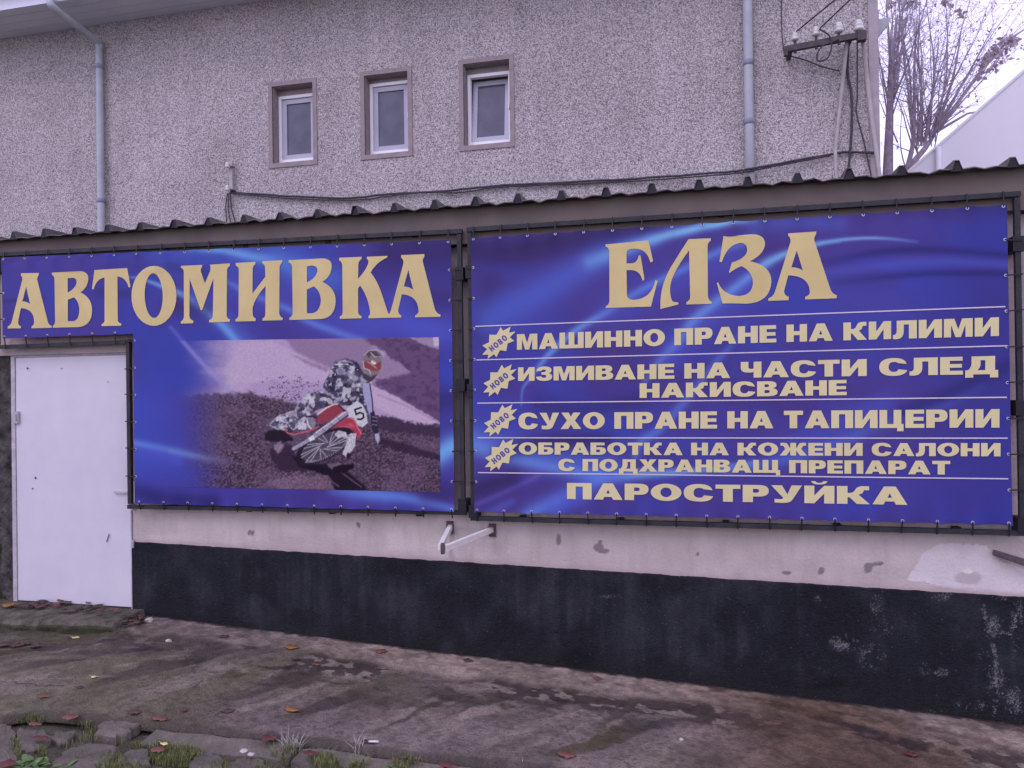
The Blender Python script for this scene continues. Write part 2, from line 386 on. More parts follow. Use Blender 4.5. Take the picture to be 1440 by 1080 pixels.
def apron_color(x, y):
    u = x; d = -y + 0.1                                   # metres out from the wall
    wx = u + .22 * (fbm(u * 2.2, d * 2.2, 3, 51) - .5) + .05 * (fbm(u * 11, d * 11, 3, 53) - .5)
    wd = d + .22 * (fbm(u * 2.2 + 9, d * 2.2, 3, 52) - .5) + .05 * (fbm(u * 11 + 5, d * 11, 3, 54) - .5)
    s = wx + 0.6 * wd                                     # run-off slants to the left
    n1 = fbm(wx * 1.3 + 0.5 * wd, wd * 2.4, 5, 1); n2 = fbm(wx * 4 + 2 * wd, wd * 5, 5, 2); n3 = fbm(u * 16, d * 18, 4, 3); n4 = fbm(u * 40, d * 44, 3, 4)
    right = sstep(-3.4, -2.2, u)
    c = np.zeros(x.shape + (3,)) + np.array((112, 99, 111.0))
    c = mixc(c, (100, 92, 90), sstep(.4, .65, fbm(u * .9 + 3, d * 1.6, 4, 8)) * sstep(1.2, -.8, u))      # mossy tone on the left
    # worn pale band at the foot of the wall
    band = sstep(0.42, 0.26, wd + 0.10 * (n3 - .5)) * (0.25 + 0.75 * right)
    c = mixc(c, (138, 121, 130), band * 0.95)
    # dark mossy stains hanging from its lower rim like tongues
    rim = .30 + .10 * (fbm(u * 2.6, u * 0, 3, 61) - .5)
    tl_ = rim + .22 + .75 * sstep(.35, .75, fbm(s * 4.5, s * 0 + 2, 3, 62)) 
    tong = sstep(rim - .02, rim + .06, wd) * sstep(tl_ + .1, tl_ - .2, wd) * (.35 + .65 * sstep(.38, .6, fbm(s * 3.4 + 20, wd * .7, 4, 63)))
    c = mixc(c, (66, 58, 64), tong * .78)
    c = mixc(c, (80, 74, 62), tong * sstep(.42, .62, fbm(u * 1.5 + 31, d * 1.5, 3, 64)) * sstep(.6, -.6, u) * .75)
    # pale scoured runs between them
    run = sstep(.58, .72, fbm(s * 6.5 + 7, wd * .8, 4, 65)) * sstep(.3, .5, wd) * sstep(1.45, 1.0, wd)
    c = mixc(c, (138, 124, 136), run * .6)
    # crust flakes: pale islands with dark joints
    fl = sstep(.52, .60, fbm(u * 13, d * 17, 3, 66)) ; zone = sstep(.30, .38, wd) * sstep(.70, .5, wd) * sstep(.40, .58, fbm(u * 1.7 + 50, d * 2.0, 3, 67))
    c = mixc(c, (62, 52, 60), zone * .75); c = mixc(c, (142, 127, 136), zone * fl * .9)
    # rusty soot to the right
    ru = sstep(-0.4, 0.6, u) * sstep(0.40, 0.66, fbm(wx * 1.3 + 3, wd * 2.2 + .6 * wx, 4, 21))
    c = mixc(c, (92, 71, 70), ru * 0.75)
    for (px, py, rx, ry, a, col, k) in ((1215, 1028, .34, .08, -.42, (50, 40, 48), .9), (1130, 1000, .34, .10, -.2, (84, 64, 58), .7), (1395, 1020, .25, .08, -.2, (80, 64, 72), .6), (1330, 1035, .3, .06, -.3, (78, 62, 68), .5),
                                   (240, 930, .22, .07, .55, (66, 60, 60), .8), (160, 915, .3, .05, .45, (70, 60, 74), .7), (80, 905, .25, .04, .5, (66, 55, 70), .8), (200, 912, .12, .03, .3, (54, 46, 62), .8),
                                   (395, 938, .16, .05, .1, (48, 40, 54), .9), (420, 955, .25, .12, .3, (66, 58, 60), .7), (330, 945, .12, .08, .6, (72, 66, 54), .8), (560, 985, .3, .07, .1, (74, 66, 66), .6), (905, 1010, .3, .09, -.1, (80, 74, 90), .6),
                                   (660, 985, .25, .06, 0, (64, 56, 56), .7), (740, 985, .22, .05, -.1, (70, 60, 70), .7), (100, 900, .4, .02, .4, (72, 62, 74), .6)):
        c = mixc(c, col, sstep(1.3, 0.45, blob(wx, y, px, py, rx, ry, a, .9, n2, n3)) * k)
    for (px, py, rx, ry, a, k) in ((300, 938, .10, .10, .7, .8), (258, 962, .14, .05, .9, .8), (372, 985, .24, .035, 1.0, .7), (455, 1000, .2, .03, .9, .6), (345, 942, .09, .05, 0, .8), (235, 925, .1, .05, .4, .6),
                                (590, 952, .12, .03, 0, .7), (650, 966, .2, .05, -.1, .9), (690, 964, .12, .025, -.1, .9), (592, 1010, .08, .12, .3, .6), (688, 995, .04, .09, .2, .7), (800, 995, .06, .04, 0, .7), (925, 1008, .12, .05, .2, .7), (175, 935, .1, .05, .5, .7), (60, 925, .4, .04, .45, .5), (75, 953, .25, .03, .35, .6)):
        c = mixc(c, (138, 124, 134), sstep(1.2, 0.5, blob(wx, y, px, py, rx, ry, a, 1.3, n2, n3)) * k * .8)
    pit = sstep(0.60, 0.66, n3 * .6 + n4 * .4) * sstep(.25, .4, d)
    c = mixc(c, (56, 47, 54), pit * 0.55)
    for pts in ([(470, 962), (500, 963), (530, 966), (570, 962), (610, 968)], [(0, 958), (60, 962), (110, 966)], [(240, 925), (262, 935), (280, 945), (268, 965)], [(960, 1012), (1010, 1020), (1050, 1030)]):
        wp = [tuple(G(*q)[:2]) for q in pts]
        dd, _ = segdist(wx - .0 + .05 * (n3 - .5), y + .10 * (n3 - .5), wp)
        c = mixc(c, (50, 42, 50), sstep(.012, .003, dd) * .6 * sstep(.4, .55, n2))
    c = c * (0.80 + 0.4 * fbm(u * 3, d * 3, 5, 31))[..., None] * (0.72 + 0.56 * n3)[..., None] * (.82 + .36 * n4)[..., None]
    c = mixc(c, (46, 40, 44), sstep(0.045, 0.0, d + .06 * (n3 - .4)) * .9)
    c = c * np.array((.98, .955, .92))
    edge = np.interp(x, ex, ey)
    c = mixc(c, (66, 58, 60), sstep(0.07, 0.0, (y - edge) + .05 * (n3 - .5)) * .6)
    return np.clip(c, 0, 255)
ax = np.linspace(-6.0, 2.5, 1250); at = np.linspace(0, 1, 260)
AX, AT = np.meshgrid(ax, at)
AE = np.interp(AX, ex, ey) + 0.035 * (fbm(AX * 5, AX * 0, 4, 6) - 0.5)
AY = AE + (0.135 - AE) * AT
AZ = apron_z(AX, AY) + 0.016 * (fbm(AX * 9, AY * 9, 4, 40) - .5) * sstep(.2, .4, -AY)
AZ[0, :] -= 0.05
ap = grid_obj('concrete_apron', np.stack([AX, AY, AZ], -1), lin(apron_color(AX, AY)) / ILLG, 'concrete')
tag(ap, 'stained concrete apron along the foot of the wall', None, None, 'structure')
# the apron goes on past the frame on both sides
for x0, x1 in ((-14, -6.0), (2.5, 9)):
    xs = np.linspace(x0, x1, 30); X, T_ = np.meshgrid(xs, np.linspace(0, 1, 10))
    E_ = np.interp(X, ex, ey); Y_ = E_ + (0.135 - E_) * T_
    o = grid_obj('concrete_apron', np.stack([X, Y_, apron_z(X, Y_)], -1), lin(apron_color(X, Y_)) / ILLG, 'concrete')
    tag(o, 'concrete apron running on beyond the picture', None, None, 'structure')

# kerb strip below the edge
def kerb_stone(x0, x1, w, dz, tw=0.0):
    n = 8; vs = []; fs = []
    for i in range(n + 1):
        x = x0 + (x1 - x0) * i / n; e = float(np.interp(x, ex, ey)) - 0.022
        j = random.uniform(-.012, .012); j2 = random.uniform(-.018, .018)
        for (yy, zz) in ((e + j, 0), (e - w + j2, -0.012), (e - w + j2 - .01, -.1), (e + j, -.1)):
            vs.append((x, yy, gz(x, yy) + dz + zz + tw * (x - x0) + random.uniform(-.003, .003)))
    for i in range(n):
        for k in range(4):
            fs.append((i * 4 + k, (i + 1) * 4 + k, (i + 1) * 4 + (k + 1) % 4, i * 4 + (k + 1) % 4))
    fs += [(0, 1, 2, 3), (n * 4 + 3, n * 4 + 2, n * 4 + 1, n * 4)]
    return vs, fs
kroot = bpy.data.objects.new('kerb_edging', None); COL.objects.link(kroot)
kroot.location = (-2.4, -1.45, gz(-2.4, -1.45)); tag(kroot, 'low broken concrete kerb edging along the front of the apron', 'kerb')
for x0, x1, w, dz in ((-3.02, -2.17, 0.15, -0.022), (-2.15, -1.35, 0.13, -0.030), (-1.33, -0.4, 0.14, -0.03)):
    v, f = kerb_stone(x0, x1, w, dz); MB().add(v, f).build('kerb_stone', 'kerb', kroot)

def slab(name, poly_px, dz, th, m, label, cat, group=None):
    pts = [G(*p) for p in poly_px]; c = np.mean(pts, 0)
    fine = []
    for i, p in enumerate(pts):
        q = pts[(i + 1) % len(pts)]
        for k in range(4):
            t = k / 4; w = p * (1 - t) + q * t
            fine.append((w[0] + random.uniform(-.012, .012), w[1] + random.uniform(-.012, .012)))
    n = len(fine); vs = []
    for (s_, h) in ((1.0, -th), (1.0, -0.008), (0.93, 0.0), (0.5, 0.004)):
        for (x, y) in fine:
            xx = c[0] + (x - c[0]) * s_; yy = c[1] + (y - c[1]) * s_
            vs.append((xx, yy, gz(xx, yy) + dz + h + random.uniform(-.002, .002)))
    vs.append((c[0], c[1], gz(c[0], c[1]) + dz + .003))
    fs = [(i + r * n, (i + 1) % n + r * n, (i + 1) % n + (r + 1) * n, i + (r + 1) * n) for r in range(3) for i in range(n)]
    fs += [(3 * n + i, 3 * n + (i + 1) % n, 4 * n) for i in range(n)]
    o = MB().add(vs, fs).build(name, m, None, False, (c[0], c[1], gz(c[0], c[1]) - .05))
    return tag(o, label, cat, group)
FG = 'broken flagstones in front of the apron'
slab('flagstone', [(134, 1031), (140, 1013), (165, 1010), (193, 1015), (182, 1026), (160, 1033)], -0.008, .06, 'kerb', 'pale broken flagstone tilted up against the apron edge', 'stone', FG)
slab('flagstone', [(72, 1066), (95, 1046), (125, 1038), (168, 1043), (160, 1058), (135, 1076), (95, 1078)], -0.022, .06, 'flag', 'broad grey flagstone with grass round it, in front of the pale tilted one', 'stone', FG)
slab('flagstone', [(72, 1030), (78, 1022), (108, 1022), (98, 1034), (84, 1040)], -0.022, .06, 'flag', 'small rounded flagstone behind the broad grey one', 'stone', FG)
slab('flagstone', [(24, 1040), (26, 1018), (66, 1018), (72, 1034), (58, 1046), (36, 1050)], -0.022, .06, 'flag', 'grey flagstone with two reddish leaves on it', 'stone', FG)
slab('flagstone', [(-30, 1075), (-25, 1016), (8, 1010), (22, 1020), (22, 1044), (24, 1066), (6, 1078)], -0.022, .06, 'flag', 'large dark flagstone at the left edge of the picture', 'stone', FG)
slab('flagstone', [(165, 1062), (182, 1046), (210, 1046), (212, 1064), (196, 1076), (168, 1076)], -0.027, .06, 'flag', 'dark flagstone half sunk in the grass below the kerb', 'stone', FG)
slab('flagstone', [(268, 1062), (282, 1050), (312, 1054), (316, 1074), (290, 1086), (266, 1078)], -0.022, .06, 'flag', 'grey flagstone beside the clump of tall grass', 'stone', FG)
slab('flagstone', [(320, 1068), (345, 1058), (372, 1062), (380, 1078), (350, 1090), (322, 1084)], -0.022, .06, 'flag', 'flagstone under the reddish leaf left of the tall grass', 'stone', FG)
slab('flagstone', [(-60, 1100), (-50, 1082), (40, 1084), (60, 1100), (50, 1120), (-40, 1120)], -0.022, .06, 'flag', 'flagstone cut off by the lower left corner', 'stone', FG)

# ================================================================== TALL BUILDING BEHIND
BY = 3.0; CX = W(1238, 240, BY)[0]
bld = thing('pebbledash_building', (-5, BY, -0.1), 'tall pebbledashed building with three small windows behind the banners', 'building')
WZ0, WZ1 = None, None
wins = [dict(o=(383.5, 119.5, 440.5, 226), tilt=0), dict(o=(513, 104, 574, 216), tilt=0), dict(o=(652, 86, 717, 204), tilt=7)]
xs_open = []
for w_ in wins:
    a = W((w_['o'][0]), (w_['o'][1] + w_['o'][3]) / 2, BY); b = W(w_['o'][2], (w_['o'][1] + w_['o'][3]) / 2, BY)
    xs_open.append((a[0], b[0]))
zt = np.mean([W((w_['o'][0] + w_['o'][2]) / 2, w_['o'][1], BY)[2] for w_ in wins]); zb = np.mean([W((w_['o'][0] + w_['o'][2]) / 2, w_['o'][3], BY)[2] for w_ in wins])
SOF = 6.33
X0, X1 = -15.0, float(CX)
mb = MB()
def wallrect(xa, xb, za, zb_):
    mb.box((xa, BY, za), (xb, BY + 0.3, zb_))
wallrect(X0, X1 - .09, -0.6, zb); wallrect(X0, X1 - .09, zt, SOF + .3)
cur = X0
for a, b in xs_open:
    wallrect(cur, a, zb, zt); cur = b
wallrect(cur, X1 - .09, zb, zt)
mb.build('wall', 'pebbledash', bld)
MB().box((X0, BY + .301, -0.6), (X1 - .001, BY + 7, SOF + .3)).build('core', 'pebbledash', bld)
MB().box((X1 - .089, BY - 0.012, -0.6), (X1, BY + .3, SOF + .3)).build('corner_band', 'corner', bld)
# soffit of the eaves, in boards, and the eaves fascia
for k in range(4):
    y0 = BY - 0.62 + k * 0.16
    MB().box((X0 - .5, y0, SOF), (X1 + .4, y0 + 0.153, SOF + 0.03)).build('soffit_board', 'soffit', bld)
MB().box((X0 - .5, BY - .66, SOF - .03), (X1 + .4, BY - .622, SOF + .26)).build('eaves_fascia', 'soffit', bld)
MB().add([(X0 - .5, BY - .66, SOF + .27), (X1 + .4, BY - .66, SOF + .27), (X1 + .4, BY + 3.6, SOF + 2.3), (X0 - .5, BY + 3.6, SOF + 2.3), (X1 + .4, BY + 7.6, SOF + .27), (X0 - .5, BY + 7.6, SOF + .27)],
         [(0, 1, 2, 3), (3, 2, 4, 5), (0, 3, 5), (1, 4, 2), (0, 5, 4, 1)]).build('roof', 'roof', bld)
gut = []
for k in range(9):
    a = math.pi * k / 8; gut.append((BY - .73 - .07 * math.cos(a), SOF + .2 - .07 * math.sin(a)))
gv = [(x, y, z) for x in (X0 - .5, X1 + .4) for (y, z) in gut]
MB().add(gv, [(k, k + 1, 9 + k + 1, 9 + k) for k in range(8)]).build('gutter', 'pipe', bld)
# windows
WN = ['leftmost small window, its frame set deep in the wall', 'middle small window with its pale frame', 'rightmost small window with its sash tilted inward']
for i, ((a, b), w_) in enumerate(zip(xs_open, wins)):
    win = bpy.data.objects.new('window', None); COL.objects.link(win); win.parent = bld
    win.location = tuple(Vector((a, BY, zb)) - world_loc(bld)); win['label'] = WN[i]
    s = 0.05
    mb = MB()
    mb.box((a - s, BY - 0.012, zt), (b + s, BY + .01, zt + s)); mb.box((a - s, BY - 0.012, zb - s * 1.1), (b + s, BY + .01, zb))
    mb.box((a - s, BY - 0.012, zb), (a, BY + .01, zt)); mb.box((b, BY - 0.012, zb), (b + s, BY + .01, zt))
    mb.build('surround', 'surround', win)
    mb = MB(); d = 0.2
    mb.box((a - .002, BY + .011, zb), (a + .006, BY + d, zt)); mb.box((b - .006, BY + .011, zb), (b + .002, BY + d, zt))
    mb.box((a + .006, BY + .011, zt - .006), (b - .006, BY + d, zt)); 
    mb.add([(a + .006, BY + .0, zb + .001), (b - .006, BY + .0, zb + .001), (b - .006, BY + d, zb + .03), (a + .006, BY + d, zb + .03)], [(0, 1, 2, 3)])
    mb.build('reveal', 'surround', win)
    fy = BY + .115; fwid = 0.035
    ia, ib, iz0, iz1 = a + .012, b - .008, zb + .035, zt - (.075 if i != 1 else .05)
    mb = MB()
    mb.box((ia, fy, iz0), (ia + fwid, fy + .06, iz1)); mb.box((ib - fwid, fy, iz0), (ib, fy + .06, iz1))
    mb.box((ia + fwid, fy, iz0), (ib - fwid, fy + .06, iz0 + fwid)); mb.box((ia + fwid, fy, iz1 - fwid), (ib - fwid, fy + .06, iz1))
    mb.build('frame', 'upvc', win)
    MB().box((a + .006, fy + .01, iz1 + .001), (b - .006, fy + .05, zt - .007)).build('head_filler', 'surround', win)
    sa, sb, sz0, sz1 = ia + fwid + .004, ib - fwid - .004, iz0 + fwid + .004, iz1 - fwid - .004
    sw = 0.055; t = math.radians(w_['tilt'])
    def tl(p):
        h = p[2] - sz0; yy = p[1] - (fy + .02)
        return (p[0], fy + .02 + yy * math.cos(t) + h * math.sin(t), sz0 + h * math.cos(t) - yy * math.sin(t))
    mb = MB()
    mb.box((sa, fy + .02, sz0), (sa + sw, fy + .07, sz1)); mb.box((sb - sw, fy + .02, sz0), (sb, fy + .07, sz1))
    mb.box((sa + sw, fy + .02, sz0), (sb - sw, fy + .07, sz0 + sw)); mb.box((sa + sw, fy + .02, sz1 - sw), (sb - sw, fy + .07, sz1))
    mb.v = [tl(p) for p in mb.v]; mb.build('sash', 'sash', win)
    mb = MB(); mb.box((sa + sw - .004, fy + .038, sz0 + sw - .004), (sb - sw + .004, fy + .046, sz1 - sw + .004)); mb.v = [tl(p) for p in mb.v]
    mb.build('pane', 'glass', win)
    MB().beam((ib - .03, fy - .012, (iz0 + iz1) / 2 - .03), (ib - .03, fy - .012, (iz0 + iz1) / 2 + .03), .012, .02).build('hinge', 'upvc', win)
    MB().box((a + .01, fy + .2, zb + .01), (b - .01, fy + .21, zt - .01)).build('unlit_room_sheet', 'scratch', win)  # dark sheet standing in for the shade of the room behind the glass

# downpipes
def downpipe(pts, r, joints, label):
    t_ = thing('downpipe', pts[-1], label, 'downpipe', 'grey downpipes on the pebbledashed building')
    mb = MB(); mb.tube(pts, r, 16); mb.build('pipe', 'pipe', t_, True)
    for z in joints:
        x = np.interp(z, [p[2] for p in pts[::-1]], [p[0] for p in pts[::-1]]); y = np.interp(z, [p[2] for p in pts[::-1]], [p[1] for p in pts[::-1]])
        MB().lathe((x, y, z), [(r + .001, -.03), (r + .006, -.028), (r + .006, .022), (r + .001, .03)], 16).build('joint', 'pipe_joint', t_, True)
        MB().box((x - .02, y, z - .01), (x + .02, BY + .02, z + .01)).build('wall_clip', 'pipe_joint', t_)
    return t_
pl = W(141, 200, BY - .07); px_, pz_ = pl[0], W(135, 66, BY - .07)[2]
top = W(83, 12, BY - .6)
lp = smooth_pts([(px_, BY - .07, 3.1), (px_, BY - .07, 4.3), (px_, BY - .07, pz_ - .12), (px_, BY - .07, pz_ - .02), (px_ - .02, BY - .1, pz_ + .06),
                 (top[0] + .03, BY - .68, top[2] - .05), (top[0], BY - .72, top[2] + .03), (top[0], BY - .73, SOF + .15)], 4)
# the sloping offset keeps the wall spacing: the upper pipe hangs from the gutter
lp = lp[::-1]
downpipe(lp, 0.043, [pz_ - .25, 4.1], 'left grey downpipe that bends out to the gutter at the eaves')
pr = W(1053, 130, BY - .07)
rp_ = [(pr[0], BY - .07, SOF + .1), (pr[0], BY - .07, 5.3), (pr[0], BY - .07, 4.4), (pr[0], BY - .07, 3.1)]
downpipe(rp_, 0.047, [W(1053, 171, BY - .07)[2], W(1053, 88, BY - .07)[2] , 5.75], 'straight grey downpipe right of the three small windows')

# small wall fixture with two insulators and the cable along the wall
def insulator_prof(s=1.0):
    return [(0.012 * s, 0), (0.03 * s, .004 * s), (0.042 * s, .015 * s), (0.040 * s, .028 * s), (0.024 * s, .036 * s), (0.036 * s, .046 * s), (0.034 * s, .058 * s), (0.018 * s, .066 * s), (0.026 * s, .074 * s), (0.02 * s, .088 * s), (0.006 * s, .092 * s)]
fx = W(325.5, 268, BY - .05)
ft = thing('insulator_bracket', (fx[0], BY, fx[2]), 'small wall bracket holding two white insulators left of the windows', 'bracket')
tp = W(325, 227, BY - .05)
MB().beam((fx[0], BY - .05, fx[2]), (tp[0], BY - .05, tp[2]), .045, .03, (0, 1, 0)).build('bar', 'grey_cable', ft)
for py in (232.5, 265):
    p = W(319.5, py, BY - .11)
    MB().beam((p[0] + .06, BY - .05, p[2] - .01), (p[0], BY - .11, p[2] - .01), .012, .012).build('arm', 'rusty', ft)
    MB().lathe((p[0], p[1], p[2] - .03), insulator_prof(.75), 12).build('insulator', 'porcelain', ft, True)
for dx in (-.015, .02):
    MB().tube([(fx[0] + dx, BY - .04, fx[2]), (fx[0] + dx, BY, fx[2])], .012, 6).build('fixing', 'rusty', ft)

def cable(name, pxs, Y, r, m, label, cat='cable', group=None, sm=8, jit=0.0):
    pts = [W(p[0], p[1], p[2] if len(p) > 2 else Y) for p in pxs]
    pts = smooth_pts(pts, sm)
    pts = [(p[0], p[1] + random.uniform(-jit, jit), p[2] + random.uniform(-jit, jit)) for p in pts]
    mb = MB(); mb.tube(pts, r, 6)
    o = mb.build(name, m, None, True, pts[0])
    return tag(o, label, cat, group)
cy_ = BY - .035
cable('wall_cable', [(323, 271), (340, 271.5), (410, 276), (491, 278.5), (545, 273), (617, 269), (702, 261), (760, 258), (880, 252), (1020, 242, BY - .13), (1052, 238, BY - .14), (1078, 233.5, BY - .1), (1174, 216), (1200, 214), (1232, 215)], cy_, .012, 'cable',
      'thick black cable sagging along the pebbledash under the windows', jit=.003)
cable('wall_cable', [(328, 272), (410, 279), (500, 281), (545, 276), (600, 270), (640, 271), (680, 266), (702, 263), (760, 260.5), (880, 255), (1020, 245, BY - .13), (1052, 241, BY - .14), (1078, 236, BY - .1), (1168, 219)], cy_ - .005, .008, 'cable',
      'thinner black cable hanging just below the thick one', jit=.003)
for k, (a, b) in enumerate((((320, 272), (319, 312)), ((322, 272), (324, 312)), ((324, 273), (331, 312)))):
    cable('drop_wire', [a, ((a[0] + b[0]) / 2 - 2, (a[1] + b[1]) / 2), b], BY - .04, .007, 'cable', 'thin wire dropping from the small wall bracket behind the roof edge', 'wire', 'wires dropping from the small bracket')

# crossarm with four insulators
L_ = W(1104.5, 70, BY - .22); R_ = W(1213, 49, BY - .22)
arm = thing('power_line_crossarm', (R_[0], BY, R_[2]), 'rusty iron crossarm carrying four white insulators near the corner', 'crossarm')
MB().beam(L_, R_, .05, .055).build('bar', 'rusty', arm)
for fpx in (1112, 1196):
    t = (fpx - 1104.5) / (1213 - 1104.5); p = L_ * (1 - t) + R_ * t
    MB().beam((p[0], p[1] + .02, p[2] - .005), (p[0], BY + .05, p[2] - .005), .04, .04).build('wall_stub', 'rusty', arm)
MB().beam(W(1105, 66, BY - .25), W(1105, 79, BY - .25), .05, .03).build('end_hook', 'rusty', arm)
for px, py, s in ((1118, 51, .95), (1147.5, 44.5, 1.0), (1179.5, 40, 1.15), (1207.5, 37.5, 1.2)):
    p = W(px, py, BY - .22)
    t = (px - 1104.5) / (1213 - 1104.5); bz = (L_ * (1 - t) + R_ * t)[2]
    MB().tube([(p[0], p[1], bz - .05), (p[0], p[1], bz + .03), (p[0], p[1], p[2] + .02)], [.014, .014, .012], 8).build('pin', 'rusty', arm)
    MB().lathe((p[0], p[1], p[2] - .045), insulator_prof(s), 14).build('insulator', 'porcelain', arm, True)
MB().box((R_[0] - .05, BY - .26, R_[2] - .06), (R_[0] + .03, BY - .19, R_[2] + .03)).build('end_block', 'rusty', arm)
cable('conduit', [(1191, 57, BY - .16), (1185, 115.5), (1179, 168.5), (1174.8, 216.6), (1177, 262)], BY - .06, .019, 'grey_cable', 'pale left-hand conduit running down from the crossarm', 'conduit')
cable('conduit', [(1213.5, 53, BY - .16), (1219, 108), (1226, 168), (1239, 262)], BY - .06, .022, 'grey_cable', 'pale right-hand conduit slanting to the building corner', 'conduit')
cable('drop_cable', [(1192.5, 58, BY - .14), (1192, 103), (1197.5, 135), (1197, 192), (1191, 262)], BY - .03, .013, 'cable', 'dark cable hanging between the two pale conduits')
cable('drop_cable', [(1205.5, 60, BY - .14), (1205.5, 135), (1204.5, 159), (1216, 204), (1228, 262)], BY - .03, .007, 'cable', 'thin black wire slanting right between the two pale conduits', 'wire')
cable('wire_loop', [(1152, 41), (1166, 50), (1169.5, 65), (1163.5, 82), (1151, 85.5), (1149, 77), (1156, 65), (1168, 60), (1180, 55)], BY - .26, .008, 'cable', 'black wire hanging in a loop from the crossarm', 'wire')
cable('stay_wire', [(1104.5, 77), (1132, 84.5), (1156, 93.5), (1181, 100)], BY - .05, .007, 'rusty', 'thin stay wire under the crossarm', 'wire')
cable('stay_wire', [(1099, -30), (1099, 36), (1102, 72)], BY - .04, .006, 'cable', 'thin wire running straight down the wall to the end of the crossarm', 'wire')
cable('overhead_wire', [(1119, 45, BY - .22), (1174, 0, BY - 1.0), (1260, -70, BY - 2.2)], BY, .007, 'cable', 'overhead wire tied to the leftmost insulator of the crossarm', 'wire')
cable('overhead_wire', [(1153, 40, BY - .22), (1195, 0, BY - .9), (1290, -90, BY - 2.2)], BY, .007, 'cable', 'overhead wire tied to the second insulator of the crossarm', 'wire')
# flood light on the corner
fl = W(1240, 34, BY + .15)
flo = thing('corner_lamp', (X1, BY + .15, fl[2]), 'small grey lamp housing fixed to the corner of the building', 'lamp')
MB().box((X1 - .02, BY + .1, fl[2] - .1), (X1 + .03, BY + .2, fl[2] + .12)).build('base', 'pipe_joint', flo)
q = W(1252, 30, BY + .15)
MB().add([(X1 + .02, BY + .09, fl[2] + .03), (q[0], BY + .09, fl[2] + .03), (q[0] - .02, BY + .09, fl[2] - .01), (X1 + .02, BY + .09, fl[2] - .14),
          (X1 + .02, BY + .22, fl[2] + .03), (q[0], BY + .22, fl[2] + .03), (q[0] - .02, BY + .22, fl[2] - .01), (X1 + .02, BY + .22, fl[2] - .14)],
         [(0, 3, 2, 1), (4, 5, 6, 7), (0, 1, 5, 4), (1, 2, 6, 5), (2, 3, 7, 6), (3, 0, 4, 7)]).build('housing', 'pipe', flo)

# ================================================================== LOW ANNEX
WY = 0.12
DX0, DX1 = float(W(23, 700, WY)[0]), float(W(186, 700, WY)[0])
DZ0, DZ1 = float(np.mean([W(25, 846, WY)[2], W(186, 851, WY)[2]])), float(np.mean([W(22, 503, WY)[2], W(182, 497, WY)[2]]))
ann = thing('car_wash_annex', (-1.5, WY, -.3), 'low car wash annex with beige wall, black plinth and sheet roof', 'building')
AX1 = 4.2
mb = MB()
mb.box((DX1, WY + .012, -.8), (AX1, WY + .25, 2.72)); mb.box((DX0 - 3.6, WY + .012, DZ1 + .06), (DX1, WY + .25, 2.72))
mb.build('wall', 'plaster', ann)
MB().box((AX1 - .25, WY + .251, -.8), (AX1 - .01, BY - .03, 3.0)).build('side_wall', 'plaster', ann)
# lintel over the door
MB().box((DX0 - .7, WY - .03, DZ1 + .012), (DX1 - .002, WY + .2, DZ1 + .085)).build('lintel', 'plaster', ann)
# painted strip above the plinth
def plinth_top(x): return -0.0201 * x + 0.4253
def strip_color(X, Z):
    px, py = proj(np.stack([X, np.full_like(X, WY), Z], -1))
    n1 = fbm(X * 1.5, Z * 3, 5, 3); n2 = fbm(X * 9, Z * 9, 4, 4); n3 = fbm(X * 25, Z * 5, 3, 9)
    c = np.zeros(X.shape + (3,)) + np.array((174, 156, 172.0))
    c = mixc(c, (184, 166, 183), sstep(.45, .65, n1)); c = mixc(c, (158, 138, 152), sstep(.5, .8, n3) * .25)
    top_ = sstep(0.0, 0.06, 0.835 - Z)                     # streaked and darker towards the top, behind the frame
    c = mixc(c, (150, 131, 146), (1 - top_) * .35 * sstep(.3, .7, n3))
    pxn = px + 10 * (n2 - .5); pyn = py + 10 * (n2 - .5) + 3 * (n3 - .5)
    for (x, y, rx, ry, a) in ((351, 749, 3, 4, 0), (356, 751, 2.5, 4, 0), (504, 738, 2.5, 3, 0), (785, 759, 3.5, 8, 0), (843, 771, 7, 6, 0), (850, 776, 9, 3.5, .1), (845, 763, 3, 3, 0), (981, 779, 2.5, 3, 0), (1106, 805, 7, 3, .1),
                              (1155, 803, 6, 5, 0), (1222, 800, 7, 3.5, -.5), (1230, 795, 10, 2.2, -.5), (1237, 790, 3, 2, 0), (690, 744, 4, 7, .4)):
        dx = (pxn - x) * math.cos(a) + (pyn - y) * math.sin(a); dy = -(pxn - x) * math.sin(a) + (pyn - y) * math.cos(a)
        c = mixc(c, (122, 106, 124), sstep(1.25, .8, np.hypot(dx / rx, dy / ry)))
    # pale filler patch
    poly = [(1276, 817), (1287, 795), (1298, 776), (1312, 767), (1347, 762), (1389, 770), (1403, 788), (1440, 800), (1500, 800), (1500, 850), (1414, 834), (1380, 832), (1312, 823)]
    m = inpoly(pxn + 8 * (n1 - .5), pyn, poly).astype(float)
    c = mixc(c, (198, 183, 208), m * .9)
    c = mixc(c, (172, 156, 178), sstep(1.2, .8, np.hypot((pxn - 1361) / 19, (pyn - 812) / 9)) * m)
    c = mixc(c, (212, 198, 214), sstep(1.2, .7, np.hypot((pxn - 1360) / 7, (pyn - 802) / 3.5)))
    st, _ = segdist(pxn, py, [(635, 738), (634, 770), (635, 795)])
    c = mixc(c, (140, 123, 138), sstep(5, 1, st) * .55)
    c = mixc(c, (168, 144, 160), sstep(.045, .0, Z - plinth_top(X) + .02 * (n2 - .5)) * .8)
    return np.clip(c * (0.95 + .1 * n2)[..., None], 0, 255)
